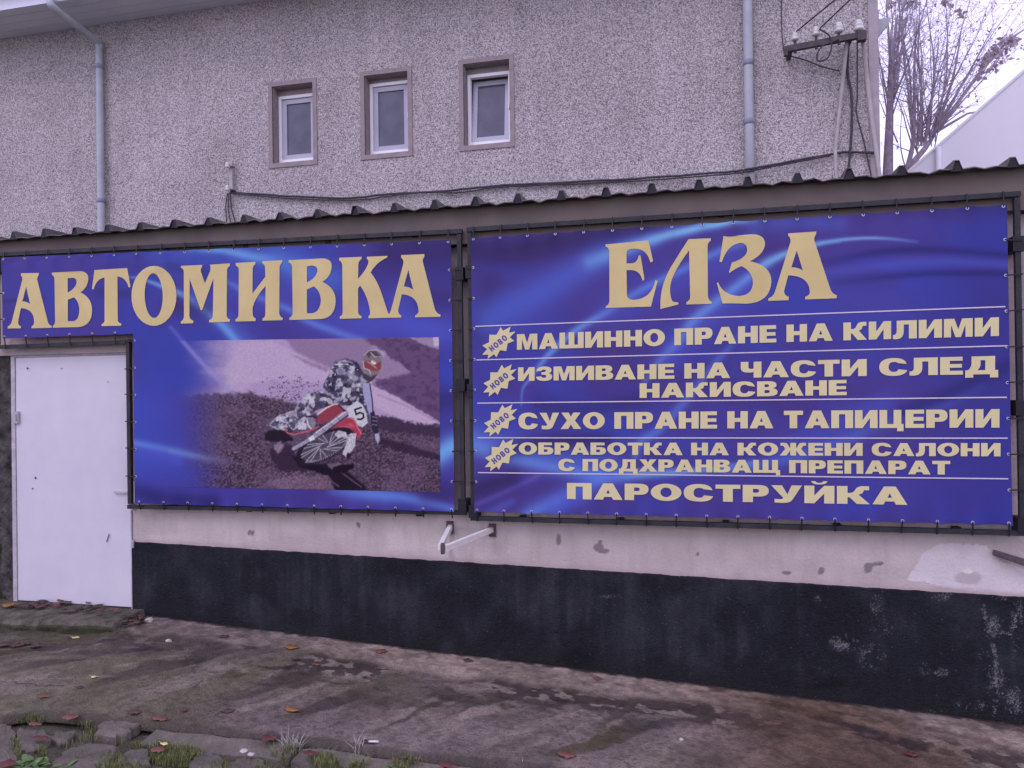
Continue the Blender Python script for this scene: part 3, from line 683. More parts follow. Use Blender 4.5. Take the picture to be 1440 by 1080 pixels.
def inpoly(x, y, poly):
    ins = np.zeros(x.shape, bool); n = len(poly)
    for i in range(n):
        x0, y0 = poly[i]; x1, y1 = poly[(i + 1) % n]
        if y0 == y1: continue
        cond = ((y0 > y) != (y1 > y)) & (x < (x1 - x0) * (y - y0) / (y1 - y0) + x0)
        ins ^= cond
    return ins
sx = np.linspace(DX1 + .002, 2.5, 900); SX, SZ = np.meshgrid(sx, np.linspace(.34, 1.0, 90))
SYd = WY + .004 * (fbm(SX * 3, SZ * 3, 3, 60) - .5)
o = grid_obj('wall_render', np.stack([SX, SYd, SZ], -1), lin(strip_color(SX, SZ)) / ILL, 'paint_strip', ann)
o['label'] = 'beige painted render with flaked spots and a pale filler patch'
# black plinth, a thin proud coat
def plinth_color(X, Z):
    px, py = proj(np.stack([X, np.full_like(X, WY), Z], -1))
    n1 = fbm(X * 1.2, Z * 2, 5, 70); n2 = fbm(X * 5, Z * 5, 5, 71); n3 = fbm(X * 48, Z * 48, 3, 72); nv = fbm(X * 6, Z * .8, 4, 73)
    c = np.zeros(X.shape + (3,)) + np.array((30, 30, 41.0))
    c = mixc(c, (43, 42, 54), sstep(.45, .7, n1 * .3 + nv * .35 + fbm(X * 22, Z * 1.6, 3, 75) * .35)); c = mixc(c, (26, 25, 35), sstep(.5, .3, n2) * .7)
    zb_ = Z - (GA * X + GB)
    c = mixc(c, (30, 28, 36), sstep(.25, .03, zb_ + .12 * (n2 - .5)) * .8)
    for (x, y, rx, ry) in ((1135, 953, 42, 16), (810, 925, 26, 14), (1160, 960, 60, 10)):
        c = mixc(c, (22, 20, 26), sstep(1.2, .5, np.hypot((px - x) / rx, (py - y) / ry) + .6 * (n2 - .5)) * .8)
    sp = np.zeros(X.shape)
    for (x, y, rx, ry, k) in ((1188, 903, 24, 14, 1.0), (1225, 922, 22, 22, .8), (1232, 850, 14, 20, .5), (1322, 945, 14, 10, .6), (1325, 838, 24, 8, .7), (1405, 835, 16, 10, 1.0), (1395, 885, 14, 25, .9), (1415, 885, 25, 16, 1.0),
                              (1430, 880, 12, 40, .9), (1400, 960, 20, 40, .55), (1425, 985, 18, 25, .7), (1300, 940, 10, 16, .5), (1150, 842, 8, 10, .4), (1365, 990, 30, 14, .5), (860, 838, 30, 4, .4), (1310, 1000, 26, 8, .4), (1240, 880, 40, 40, .3), (1380, 900, 50, 60, .3)):
        sp = np.maximum(sp, k * sstep(1.4, .2, np.hypot((px - x) / rx, (py - y) / ry)))
    cl, _ = segdist(px + 4 * (n2 - .5), py, [(1381, 850), (1386, 870), (1393, 895), (1400, 925), (1397, 1005)])
    sp = np.maximum(sp, .9 * sstep(5, 1, cl))
    rnd = np.random.default_rng(4).random(X.shape)
    cl2 = fbm(X * 14, Z * 14, 4, 74)
    m = (rnd < np.clip(sp - .25, 0, 1) * 1.1 * sstep(.38, .66, cl2 * .6 + n3 * .4)).astype(float)
    c = mixc(c, (62, 59, 72), np.clip(sp - .1, 0, 1) * sstep(.35, .6, cl2) * .75)
    c = mixc(c, (126, 119, 138), m * .6)
    c = mixc(c, (120, 113, 132), (rnd > .9985) * .6)
    c = mixc(c, (86, 80, 96), sstep(.5, .8, n2) * .18)
    return np.clip(c * (.86 + .28 * n3)[..., None], 0, 255)
px0 = np.linspace(DX1 + .001, 2.5, 1500); T2 = np.linspace(0, 1, 180)
PXg, PT = np.meshgrid(px0, T2)
PTOP = plinth_top(PXg) + .010 * (fbm(PXg * 14, PXg * 0 + 3, 3, 80) - .5)
PBOT = GA * PXg + GB - .12
PZ = PBOT + (PTOP - PBOT) * PT
PY = WY - .014 + .005 * (fbm(PXg * 6, PZ * 6, 3, 82) - .5)
PY[-1, :] = WY + .004
o = grid_obj('plinth', np.stack([PXg, PY, PZ], -1), lin(plinth_color(PXg, PZ)) / ILL, 'plinth', ann)
o['label'] = 'black painted plinth, scuffed pale towards its right end'
MB().box((2.5, WY - .01, -1), (AX1 - .02, WY + .011, .36)).build('plinth_end', 'black_metal', ann)
# masonry left of the door
def rough_wall(name, x0, x1, z0, z1, y, m, parent, nx, nz, amp, seed):
    X, Z = np.meshgrid(np.linspace(x0, x1, nx), np.linspace(z0, z1, nz))
    Y = y - amp * (fbm(X * 9, Z * 6, 4, seed) - .3)
    o = grid_obj(name, np.stack([X, Y, Z], -1), None, m, parent)
    return o
MB().box((DX0 - 3.6, WY + .06, -.6), (DX0 - .03, WY + .25, DZ1 + .058)).build('side_masonry_core', 'stone_dark', ann)
o = rough_wall('side_masonry', DX0 - 1.6, DX0 - .035, -.3, DZ1 + .05, WY + .02, 'stone_dark', ann, 90, 120, .07, 33); o['label'] = 'dark rough masonry beside the door'
o = rough_wall('moss_cover', DX0 - 1.4, DX0 - .04, -.1, .45, WY + .035, 'moss', ann, 60, 40, .12, 35)
# door
door = bpy.data.objects.new('door', None); COL.objects.link(door); door.parent = ann; door.location = tuple(Vector((DX0, WY, DZ0)) - world_loc(ann)); door['label'] = 'plain white metal door under the left banner'
X, Z = np.meshgrid(np.linspace(DX0 + .012, DX1 - .012, 40), np.linspace(DZ0, DZ1 - .006, 60))
Y = WY - .004 + .006 * (fbm(X * 2.2, Z * 1.4, 2, 44) - .5)
grid_obj('door_leaf', np.stack([X, Y, Z], -1), None, 'door', door)
MB().box((DX0 + .012, WY + .004, DZ0), (DX1 - .012, WY + .05, DZ1 - .006)).build('door_core', 'door', door)
mb = MB(); mb.box((DX0 - .03, WY - .012, DZ0 - .02), (DX0 + .008, WY + .06, DZ1 + .01)); mb.box((DX1 - .009, WY - .012, DZ0 - .02), (DX1 - .0005, WY + .011, DZ1 - .004)); mb.box((DX0 + .008, WY - .012, DZ1 - .003), (DX1 - .0005, WY + .06, DZ1 + .0105))
mb.build('door_frame', 'door_frame', door)
p = W(24.5, 587, WY - .02); mb = MB(); mb.box((p[0] - .035, WY - .03, p[2] - .05), (p[0] + .012, WY - .0125, p[2] + .05)); mb.box((p[0] - .012, WY - .045, p[2] - .02), (p[0] + .004, WY - .03, p[2] + .03)); mb.build('hasp', 'door_frame', door)
for (pa, pb, w) in (((150, 762), (153.5, 751), .006),):
    a = W(*pa, WY - .012); b = W(*pb, WY - .012)
    MB().beam(a, b, w, .003, (0, 1, 0)).build('scratch', 'scratch', door)
for (px, py, r) in ((39, 518, .008), (50, 672, .009), (46, 687, .006), (87, 518, .005), (152, 537, .005)):
    a = W(px, py, WY - .008); MB().lathe((a[0], a[1] - .002, a[2]), [(r, 0), (r * .8, -.003)], 8, 1).build('rivet', 'scratch', door)
a = W(160, 692, WY - .02); b = W(180, 693, WY - .02); MB().beam(a, b, .012, .012).build('handle_bar', 'door_frame', door)
for (px, py) in ((186.5, 712), (186.5, 765)):
    a = W(px, py, WY - .02); MB().tube([(a[0], a[1], a[2] - .03), (a[0], a[1], a[2] + .03)], .012, 8).build('hinge', 'door_frame', door)
# step
st0 = thing('door_step', (-4.9, -.1, gz(-4.9, -.1)), 'low mossy concrete step below the white door', 'step')
xs_, ys_ = np.linspace(-6.2, -4.32, 110), np.linspace(0, 1, 30)
SXg, ST = np.meshgrid(xs_, ys_); SF = -.30 + .08 * (SXg + 5.1) + .05 * (fbm(SXg * 6, SXg * 0, 3, 50) - .5)
STOP = -.022
def step_z(x, y): return STOP + .02 * (fbm(x * 7, y * 7, 3, 51) - .5)
SYg = SF + (WY + .06 - SF) * ST; SZg = step_z(SXg, SYg) - .02 * (1 - ST) ** 8
SZg[:, -1] -= .12; SZg[0] -= .02
o = grid_obj('step_slab', np.stack([SXg, SYg, SZg], -1), None, 'step', st0)
FXg, FT = np.meshgrid(xs_, np.linspace(0, 1, 8)); FB = np.tile(SF[0], (8, 1))
FZg = (apron_z(FXg, FB) - .03) + (np.tile(SZg[0], (8, 1)) - apron_z(FXg, FB) + .03) * FT
FYg = FB - .012 + .03 * (fbm(FXg * 14, FZg * 30, 3, 58) - .5) * np.sin(np.pi * FT) ; FYg[-1] = SYg[0]
o = grid_obj('step_face', np.stack([FXg, FYg, FZg], -1), None, 'step_moss', st0)
MB().box((DX0 - .02, WY - .0, DZ0 - .3), (DX1, WY + .1, DZ0 - .002)).build('threshold', 'stone_dark', st0)

# fascia and sheet roof
FZ0, FZ1, FY = 2.73, 2.99, 0.06
mb = MB()
fx_ = np.linspace(-9.2, AX1 + .1, 60)
X, T3 = np.meshgrid(fx_, np.linspace(0, 1, 6)); Zf = FZ0 + (FZ1 - FZ0) * T3 + .006 * (fbm(X * .8, X * 0, 2, 15) - .5)
grid_obj('fascia', np.stack([X, FY + .012 * (fbm(X * 1.3, T3, 3, 16) - .5) + .012 * T3, Zf], -1), None, 'fascia', ann)
MB().box((-9.2, FY + .02, FZ0 + .002), (AX1 + .1, WY + .011, FZ0 + .02)).build('eaves_board', 'fascia', ann)
# trapezoidal roof sheets, one per five ribs
RS = 0.3040; RX0 = -5.466 - RS * 13
def sheet(x_start, nribs):
    prof = []
    for k in range(nribs):
        xr = x_start + k * RS; j = random.uniform(-.006, .006); sag = random.uniform(.0, .02)
        prof += [(xr - .033, .0 - sag * .2), (xr - .015, .052 + j), (xr + .015, .052 + j), (xr + .033, 0), (xr + .10, .006 + random.uniform(-.006, .004)), (xr + .15, -.006 - sag * .5), (xr + .21, .004 + random.uniform(-.008, .004))]
    prof.append((x_start + nribs * RS - .034, 0))
    ys = [FY - .06, FY - .05, FY + .6, BY - .02]
    vs = []; n = len(prof)
    for i, y in enumerate(ys):
        for (x, z) in prof:
            zz = FZ1 + .004 + (y - FY) * .005 + z
            vs.append((x, y + (random.uniform(-.012, .012) if i == 0 else 0), zz - (.008 if i == 0 else 0)))
    fs = [(i * n + k, i * n + k + 1, (i + 1) * n + k + 1, (i + 1) * n + k) for i in range(3) for k in range(n - 1)]
    return vs, fs, n
for s_ in range(12):
    v, f, n = sheet(RX0 + s_ * 4 * RS, 4)
    o = MB().add(v, f).build('roof_sheet', 'roof', ann)
    md = o.modifiers.new('thickness', 'SOLIDIFY'); md.thickness = 0.004; md.offset = -1
# rib closers seen as dark trapezoids at the eaves
for k in range(48):
    xr = RX0 + k * RS
    z0 = FZ1 - .012
    MB().add([(xr - .034, FY - .052, z0), (xr + .034, FY - .052, z0), (xr + .014, FY - .052, z0 + .062), (xr - .014, FY - .052, z0 + .062),
              (xr - .034, FY - .02, z0), (xr + .034, FY - .02, z0), (xr + .014, FY - .02, z0 + .062), (xr - .014, FY - .02, z0 + .062)],
             [(0, 1, 2, 3), (7, 6, 5, 4), (0, 4, 5, 1), (1, 5, 6, 2), (2, 6, 7, 3), (3, 7, 4, 0)]).build('rib_closer', 'tie', ann)

# ================================================================== BANNER FRAMES
BW = 0.031
def bar(pa, pb, Y, parent, name='frame_bar', w=BW):
    return MB().beam((pa[0], Y, pa[1]), (pb[0], Y, pb[1]), w, w, (0, 1, 0)).build(name, 'black_metal', parent)
def w2(px, py, Y): p = W(px, py, Y); return (float(p[0]), float(p[2]))
FYb = 0.035
rf = thing('banner_support', (0.1, FYb, .78), 'black steel frame round the right-hand services banner', 'frame')
xL, zT = w2(658.5, 328, FYb); xR, _ = w2(1433, 500, FYb); zT = float(np.mean([w2(700, 323, FYb)[1], w2(1390, 273, FYb)[1]])); zB = float(np.mean([w2(700, 729, FYb)[1], w2(1390, 749, FYb)[1]]))
RFX = (xL + .012, xR)
bar((RFX[0] - .021, zT), (RFX[1] + .021, zT), FYb, rf); bar((RFX[0] - .021, zB), (RFX[1] + .021, zB), FYb, rf)
bar((RFX[0], zB + .022), (RFX[0], zT - .022), FYb, rf); bar((RFX[1], zB + .022), (RFX[1], zT - .022), FYb, rf)
for (x, z) in ((RFX[0], zT - .3), (RFX[0], zB + .9), (RFX[1], zT - .3), (RFX[1], zB + .75), (RFX[0], zB + .05), (RFX[1], zB + .05)):
    MB().box((x - .03, FYb - .026, z - .045), (x + .03, WY + .012, z + .045)).build('clamp', 'tie', rf)
for k in range(5):
    x = RFX[0] + (RFX[1] - RFX[0]) * (k + .5) / 5
    MB().box((x - .02, FYb + .022, zB - .02), (x + .02, WY + .011, zB + .02)).build('wall_stub', 'tie', rf)
    MB().box((x - .02, FYb + .022, zT - .02), (x + .02, WY + .011, zT + .02)).build('wall_stub', 'tie', rf)
lf = thing('banner_support', (-3.2, FYb, .78), 'black steel frame of the left-hand banner, stepped round the door', 'frame')
lxR = w2(648.5, 500, FYb)[0]; lxD = w2(182.5, 600, FYb)[0]; lxL = w2(-4, 420, FYb)[0]
lzT0, lzT1 = w2(0, 358, FYb)[1], w2(640, 326, FYb)[1]; lzB0, lzB1 = w2(187, 712.5, FYb)[1], w2(640, 720.5, FYb)[1]; lzD0, lzD1 = w2(0, 488, FYb)[1], w2(180, 481, FYb)[1]
bar((lxL - .02, lzT0), (lxR + .021, lzT1), FYb, lf); bar((lxD - .021, lzB0), (lxR + .021, lzB1), FYb, lf); bar((lxR, lzB1 + .022), (lxR, lzT1 - .022), FYb, lf)
bar((lxD, lzB0 + .022), (lxD, lzD1 + .021), FYb, lf); bar((lxL - .02, lzD0), (lxD - .022, lzD1), FYb, lf); bar((lxL, lzD0 + .022), (lxL, lzT0 - .022), FYb, lf)
for (x, z) in ((lxR, lzT1 - .3), (lxR, lzB1 + .05), (lxR, lzB1 + .9)):
    MB().box((x - .03, FYb - .026, z - .045), (x + .03, WY + .012, z + .045)).build('clamp', 'tie', lf)
for k in range(4):
    x = lxD + (lxR - lxD) * (k + .5) / 4
    MB().box((x - .02, FYb + .022, lzB0 - .02), (x + .02, WY + .011, lzB0 + .025)).build('wall_stub', 'tie', lf)
    MB().box((x - .02, FYb + .022, lzT1 - .02), (x + .02, WY + .011, lzT1 + .025)).build('wall_stub', 'tie', lf)

# ================================================================== BANNERS: the print
def streaks(c, x, y, items):
    for (pts, wpx, col, amp) in items:
        pts = smooth_pts(pts, 4)
        x0 = min(p[0] for p in pts) - 90; x1 = max(p[0] for p in pts) + 90; y0 = min(p[1] for p in pts) - 90; y1 = max(p[1] for p in pts) + 90
        m = (x > x0) & (x < x1) & (y > y0) & (y < y1)
        if not m.any(): continue
        d, t = segdist(x[m], y[m], pts)
        wv = wpx if np.isscalar(wpx) else np.interp(t, np.linspace(0, 1, len(wpx)), wpx)
        av = amp if np.isscalar(amp) else np.interp(t, np.linspace(0, 1, len(amp)), amp)
        c[m] = mixc(c[m], col, np.clip(av * np.exp(-(d / wv) ** 2), 0, 1))
    return c
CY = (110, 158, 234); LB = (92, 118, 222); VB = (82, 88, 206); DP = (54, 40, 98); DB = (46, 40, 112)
def left_print(x, y):
    c = np.zeros(x.shape + (3,)) + np.array((74, 60, 152.0))
    c = mixc(c, (60, 66, 172), sstep(.3, .8, fbm(x * .008, y * .012, 3, 101)))
    c = mixc(c, (70, 54, 138), sstep(.5, .8, fbm(x * .01 + 7, y * .02, 3, 102)) * .7)
    c = mixc(c, (66, 80, 198), sstep(330, 190, x) * sstep(500, 590, y) * sstep(720, 640, y) * .8)
    c = streaks(c, x, y, [
        ([(230, 352), (300, 352), (400, 378), (440, 392)], 30, (70, 92, 200), .6),
        ([(262, 350), (310, 352), (360, 362), (402, 370), (430, 385)], [6, 5, 8, 9, 16], CY, [.3, .9, .85, .6, .2]),
        ([(395, 362), (420, 376), (470, 392)], 20, (80, 112, 214), .6),
        ([(110, 388), (160, 389), (187, 390), (207, 395), (226, 402), (249, 411), (269, 422), (298, 444), (316, 460), (333, 480)], [1.5, 1.6, 2.5, 4, 5, 6, 6.5], (122, 170, 242), [0, .4, .7, .8, .95, .95, .9]),
        ([(269, 418), (298, 438), (330, 466), (345, 482)], 14, LB, .45),
        ([(300, 384), (320, 396), (336, 405), (364, 418), (394, 430), (410, 437), (432, 451), (477, 468), (520, 482)], [3, 5, 5, 6], (112, 148, 236), [.1, .7, .8, .85, .8, .7]),
        ([(330, 400), (420, 436), (520, 470)], 26, VB, .45),
        ([(500, 440), (580, 460), (640, 468)], 22, VB, .6),
        ([(560, 420), (572, 450), (610, 468)], 20, VB, .5),
        ([(240, 460), (287, 513), (327, 553)], 3, (118, 116, 214), .5),
        ([(188, 623), (250, 636), (310, 648)], [5, 6, 5], (110, 152, 238), [.9, .6, .3]),
        ([(188, 632), (250, 645)], 12, VB, .6),
        ([(470, 688), (520, 694), (580, 702), (640, 716)], [10, 12, 8, 6], (100, 132, 232), [.5, .9, .8, .6]),
        ([(617, 640), (636, 628), (650, 622)], 16, (112, 164, 242), 1),
        ([(600, 695), (640, 690)], 14, DP, .5),
        ([(186, 690), (240, 702), (300, 706)], 12, DB, .7),
        ([(618, 520), (640, 530)], 22, (60, 70, 186), .8), ([(618, 565), (640, 560)], 16, DP, .6),
        ([(2, 424), (60, 418)], 3, DP, .4), ([(140, 412), (200, 414)], 8, DP, .35),
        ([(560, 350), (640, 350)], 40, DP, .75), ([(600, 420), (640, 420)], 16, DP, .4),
        ([(245, 428), (290, 436)], 14, DP, .5), ([(240, 375), (300, 385)], 8, DP, .35),
    ])
    return c
def right_print(x, y):
    c = np.zeros(x.shape + (3,)) + np.array((76, 61, 150.0))
    c = mixc(c, (66, 68, 174), sstep(.35, .8, fbm(x * .007, y * .012, 3, 111)))
    c = mixc(c, (74, 56, 136), sstep(.45, .8, fbm(x * .009 + 7, y * .02, 3, 112)) * .8)
    c = mixc(c, (54, 54, 148), sstep(1250, 1400, x) * .6)
    c = streaks(c, x, y, [
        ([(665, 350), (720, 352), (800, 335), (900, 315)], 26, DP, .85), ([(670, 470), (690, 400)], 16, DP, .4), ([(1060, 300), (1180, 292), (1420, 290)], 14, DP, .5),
        ([(690, 448), (735, 425), (771, 405), (844, 363), (917, 338)], [26, 26, 22, 12], (82, 98, 208), .75),
        ([(830, 368), (917, 337), (961, 325), (1019, 312), (1060, 305)], [12, 8, 7, 7, 8], (124, 172, 240), [.5, .9, 1, 1, .7]),
        ([(1060, 318), (1110, 312), (1180, 314)], 12, (80, 96, 196), .5),
        ([(733, 570), (735, 547), (745, 533), (759, 514), (774, 496), (809, 465), (853, 439), (902, 408), (961, 379), (1013, 353), (1060, 336)], [1.5, 2.5, 4, 5, 6, 6, 6, 7], (110, 148, 236), [.4, .6, .7, .9, .8, .9, .85, .6]),
        ([(860, 440), (961, 390), (1040, 360)], 24, VB, .5),
        ([(894, 640), (902, 620), (926, 605), (961, 567), (1007, 509), (1028, 486), (1050, 455)], [6, 7, 7, 5, 4], (94, 118, 220), [.8, .8, .7, .5, .2]),
        ([(902, 545), (926, 509), (955, 480), (978, 449), (1019, 417), (1060, 385), (1078, 370), (1107, 356), (1148, 343), (1195, 336), (1242, 335), (1290, 340)], [4, 6, 8, 8, 7, 7, 5, 3, 2.5, 2], (126, 174, 242), [.3, .7, .95, 1, .95, .9, .85, .8, .8, .2]),
        ([(940, 500), (990, 450), (1060, 400)], 22, VB, .6),
        ([(1125, 352), (1150, 344), (1180, 340)], 2, (112, 150, 226), .5),
        ([(1160, 370), (1224, 356), (1282, 351), (1350, 353), (1420, 360)], 6, DB, [.2, .6, .7, .6, .6]),
        ([(1172, 398), (1282, 386), (1360, 384), (1420, 384)], 5, DB, [.2, .6, .7, .7]),
        ([(1160, 384), (1300, 368), (1420, 372)], 7, (86, 88, 196), .5),
        ([(664, 622), (690, 632), (727, 644), (800, 660), (844, 669), (902, 667), (1000, 660), (1060, 652)], [14, 12, 10, 9, 8, 5, 5], (128, 170, 244), [1, .95, .8, .85, 1, .8, .7, .7]),
        ([(664, 615), (760, 640), (860, 664)], 24, (84, 102, 214), .7),
        ([(844, 672), (803, 696), (757, 719), (735, 736)], [10, 12, 14, 16], (100, 128, 232), .9),
        ([(820, 690), (780, 720)], 18, VB, .7),
        ([(672, 708), (713, 690), (757, 669)], 4, (104, 92, 192), .6), ([(672, 730), (720, 706)], 6, (90, 96, 206), .5),
        ([(668, 690), (720, 672)], 14, DP, .75), ([(700, 640), (760, 622), (850, 620)], 12, DP, .7), ([(760, 568), (820, 575), (900, 560)], 14, DP, .45),
        ([(1020, 662), (1093, 649), (1151, 632), (1224, 605), (1312, 576), (1380, 540)], [6, 8, 10, 10, 8], (88, 110, 216), [.8, .7, .6, .5, .2]),
        ([(1093, 640), (1180, 600), (1240, 570)], 22, (78, 86, 204), .5),
        ([(1270, 580), (1340, 552), (1424, 510)], 11, DB, .6), ([(1230, 614), (1330, 588), (1424, 560)], 12, (70, 60, 146), .5),
        ([(900, 500), (930, 540)], 24, (80, 66, 150), .3), ([(1190, 420), (1260, 430)], 22, (86, 68, 156), .4),
    ])
    return c

def ripple(X, Z, x0, x1, z0, z1, seed, n=17):
    """slack of the vinyl: scalloped between the eyelets, nearly flat in the middle"""
    et = np.exp(-np.abs(z1 - Z) / .07); eb = np.exp(-np.abs(Z - z0) / .07)
    s = np.sin((X - x0) / (x1 - x0) * math.pi * n)
    y = .016 * (np.abs(s) - .5) * (et + eb) + .012 * (fbm(X * 1.1, Z * .8, 2, seed) - .5) + .006 * (fbm(X * 5, Z * 1.2, 2, seed + 1) - .5) * (et + eb)
    return y
# right banner
rb = thing('banner', (.12, 0, .84), 'purple blue services banner headed ЕЛЗА in gold, right of the pair', 'banner')
RX = (W(664.5, 530)[0], W(1420, 510)[0]); RZ = (float(np.mean([W(668, 722)[2], W(1424, 738)[2]])), float(np.mean([W(663, 335)[2], W(1416, 285)[2]])))
def banner_grid(x0, x1, z0, z1, nx, nz, ripf):
    X, Z = np.meshgrid(np.linspace(x0, x1, nx), np.linspace(z0, z1, nz))
    return X, Z, ripf(X, Z)
rrip = lambda X, Z: ripple(X, Z, RX[0], RX[1], RZ[0], RZ[1], 201, 17)
X, Z, Y = banner_grid(RX[0], RX[1], RZ[0], RZ[1], 430, 250, rrip)
px, py = proj(np.stack([X, Y * 0, Z], -1))
Zs = Z + np.where(Z > (RZ[0] + RZ[1]) / 2, -1, 1) * .006 * np.abs(np.sin((X - RX[0]) / (RX[1] - RX[0]) * math.pi * 17)) * np.clip(np.exp(-np.minimum(RZ[1] - Z, Z - RZ[0]) / .03), 0, 1)
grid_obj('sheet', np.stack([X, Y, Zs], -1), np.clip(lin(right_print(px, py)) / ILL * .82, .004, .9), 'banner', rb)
# left banner, stepped round the door
lb = thing('banner', (-3.2, 0, .84), 'purple blue banner headed АВТОМИВКА with a motocross photograph, left of the pair', 'banner')
LX0, LX1 = W(3, 420)[0], W(636.5, 520)[0]; LXD = W(188.5, 600)[0]
LZ1a, LZ1b = W(2, 362)[2], W(635, 337)[2]; LZ0 = float(np.mean([W(189, 711)[2], W(637, 716.5)[2]])); LZD = W(90, 473)[2]
nx, nz = 480, 250
u = np.linspace(0, 1, nx); xg = LX0 + (LX1 - LX0) * u
ki = int(round((LXD - LX0) / (LX1 - LX0) * (nx - 1))); xg = np.concatenate([np.linspace(LX0, LXD, ki + 1), np.linspace(LXD, LX1, nx - ki)[1:]])
kz = int(round((LZD - LZ0) / (LZ1b - LZ0) * (nz - 1)))
Xl = np.tile(xg, (nz, 1)); ztop = LZ1a + (LZ1b - LZ1a) * (Xl - LX0) / (LX1 - LX0)
v = np.arange(nz)[:, None] * np.ones((1, nx))
Zl = np.where(v <= kz, LZ0 + (LZD - LZ0) * v / kz, LZD + (ztop - LZD) * (v - kz) / (nz - 1 - kz))
lrip = lambda X, Z: ripple(X, Z, LX0, LX1, LZ0, (LZ1a + LZ1b) / 2, 211, 15)
Yl = lrip(Xl, Zl)
pxl, pyl = proj(np.stack([Xl, Yl * 0, Zl], -1))
mask = np.ones((nz - 1, nx - 1), bool); mask[:kz, :ki] = False
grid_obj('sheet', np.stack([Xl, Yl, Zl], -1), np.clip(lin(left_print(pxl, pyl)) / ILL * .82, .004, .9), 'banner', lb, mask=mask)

# ---- the printed motocross photograph
PX0, PX1, PY0, PY1, SSF = 230, 626, 466, 700, 2
gxx, gyy = np.meshgrid(np.arange(PX0, PX1, 1 / SSF) + .25, np.arange(PY0, PY1, 1 / SSF) + .25)
ZX = (gxx - 340) * 4.697; ZY = (gyy - 470) * 4.697        # drawing units
IMG = np.zeros(gxx.shape + (3,)) + np.array((176, 146, 200.0))
na = fbm(ZX * .006, ZY * .012, 4, 301); nb = fbm(ZX * .03, ZY * .04, 4, 302); nc = fbm(ZX * .11, ZY * .13, 3, 303); nd = RNG.random(gxx.shape)
nd = (nd + np.roll(nd, 1, 0) + np.roll(nd, 1, 1)) / 3
def blurm(m, k):
    m = m.astype(float)
    for _ in range(k):
        m = (m + np.roll(m, 1, 0) + np.roll(m, -1, 0)) / 3; m = (m + np.roll(m, 1, 1) + np.roll(m, -1, 1)) / 3
    return m
def fill(poly, col, soft=1, wob=0, a=1.0):
    global IMG
    x, y = (ZX + wob * (nb - .5), ZY + wob * (nc - .5)) if wob else (ZX, ZY)
    IMG = mixc(IMG, col, blurm(inpoly(x, y, poly), soft) * a)
def stroke(pts, w, col, a=1.0, soft=1.2):
    global IMG
    d, t = segdist(ZX, ZY, pts); wv = w if np.isscalar(w) else np.interp(t, np.linspace(0, 1, len(w)), w)
    IMG = mixc(IMG, col, np.clip((wv / 2 - d) / (soft * 2) + .5, 0, 1) * a)
IMG = mixc(IMG, (188, 160, 206), sstep(.4, .7, na) * .6)
fill([(250, -20), (800, -20), (900, 130), (840, 230), (570, 240), (380, 150)], (150, 118, 168), 14, 40)
fill([(-100, 60), (200, 40), (420, 150), (600, 235), (560, 330), (300, 300), (-100, 330)], (190, 160, 208), 14, 30, .8)
fill([(300, 120), (560, 225), (560, 250), (420, 190)], (140, 110, 160), 6, 20, .7)
fill([(770, 10), (1340, 10), (1340, 620), (1180, 520), (850, 320), (900, 300), (1100, 250), (1090, 220), (980, 160), (900, 90)], (112, 80, 132), 6, 50)
IMG = mixc(IMG, (92, 64, 112), sstep(.45, .7, nb) * blurm(inpoly(ZX, ZY, [(900, 20), (1340, 20), (1340, 600), (900, 330), (1100, 240), (980, 120)]), 10) * .7)
fill([(1100, 20), (1310, 20), (1310, 105), (1200, 70)], (160, 132, 178), 4, 20); fill([(1262, 18), (1300, 18), (1302, 80), (1270, 80)], (196, 172, 210), 3)
fill([(930, 130), (1080, 215), (1100, 260), (960, 290), (900, 290)], (152, 118, 166), 8, 40, .8)
fill([(845, 330), (1000, 400), (1330, 590), (1330, 620), (1080, 570), (870, 480)], (192, 158, 204), 5, 20)
stroke([(900, 400), (1080, 470), (1300, 580)], 10, (150, 116, 164), .5, 6)
# dirt
fill([(-700, 440), (-300, 400), (-80, 390), (60, 380), (130, 410), (340, 450), (520, 540), (880, 560), (930, 540), (1040, 570), (1150, 590), (1340, 615), (1340, 1100), (-700, 1100)], (104, 80, 108), 5, 60)
dm = blurm(inpoly(ZX, ZY + 40 * (nb - .5), [(-700, 450), (-80, 400), (130, 420), (340, 460), (520, 550), (880, 570), (1340, 620), (1340, 1100), (-700, 1100)]), 4)
IMG = mixc(IMG, (66, 46, 78), dm * sstep(.56, .36, nc) * .75); IMG = mixc(IMG, (156, 122, 158), dm * sstep(.60, .78, nc * .6 + nd * .4) * .8)
IMG = mixc(IMG, (122, 92, 134), dm * sstep(.4, .7, na) * .5)
fill([(880, 545), (1000, 545), (1120, 590), (1320, 600), (1320, 690), (1150, 660), (930, 640)], (76, 54, 88), 4, 50, .85)
fill([(900, 680), (1060, 720), (1320, 800), (1320, 840), (1100, 790), (920, 730)], (66, 44, 76), 4, 30, .85)
fill([(150, 980), (320, 930), (560, 930), (640, 1020), (300, 1040)], (150, 116, 152), 12, 60, .5)
fill([(470, 860), (620, 850), (720, 930), (840, 1030), (620, 1030), (560, 940)], (48, 34, 58), 4, 24)
stroke([(540, 900), (600, 980), (640, 1005)], 10, (130, 104, 132), .7, 4); stroke([(640, 900), (720, 960), (790, 1010)], 9, (126, 100, 126), .7, 4)
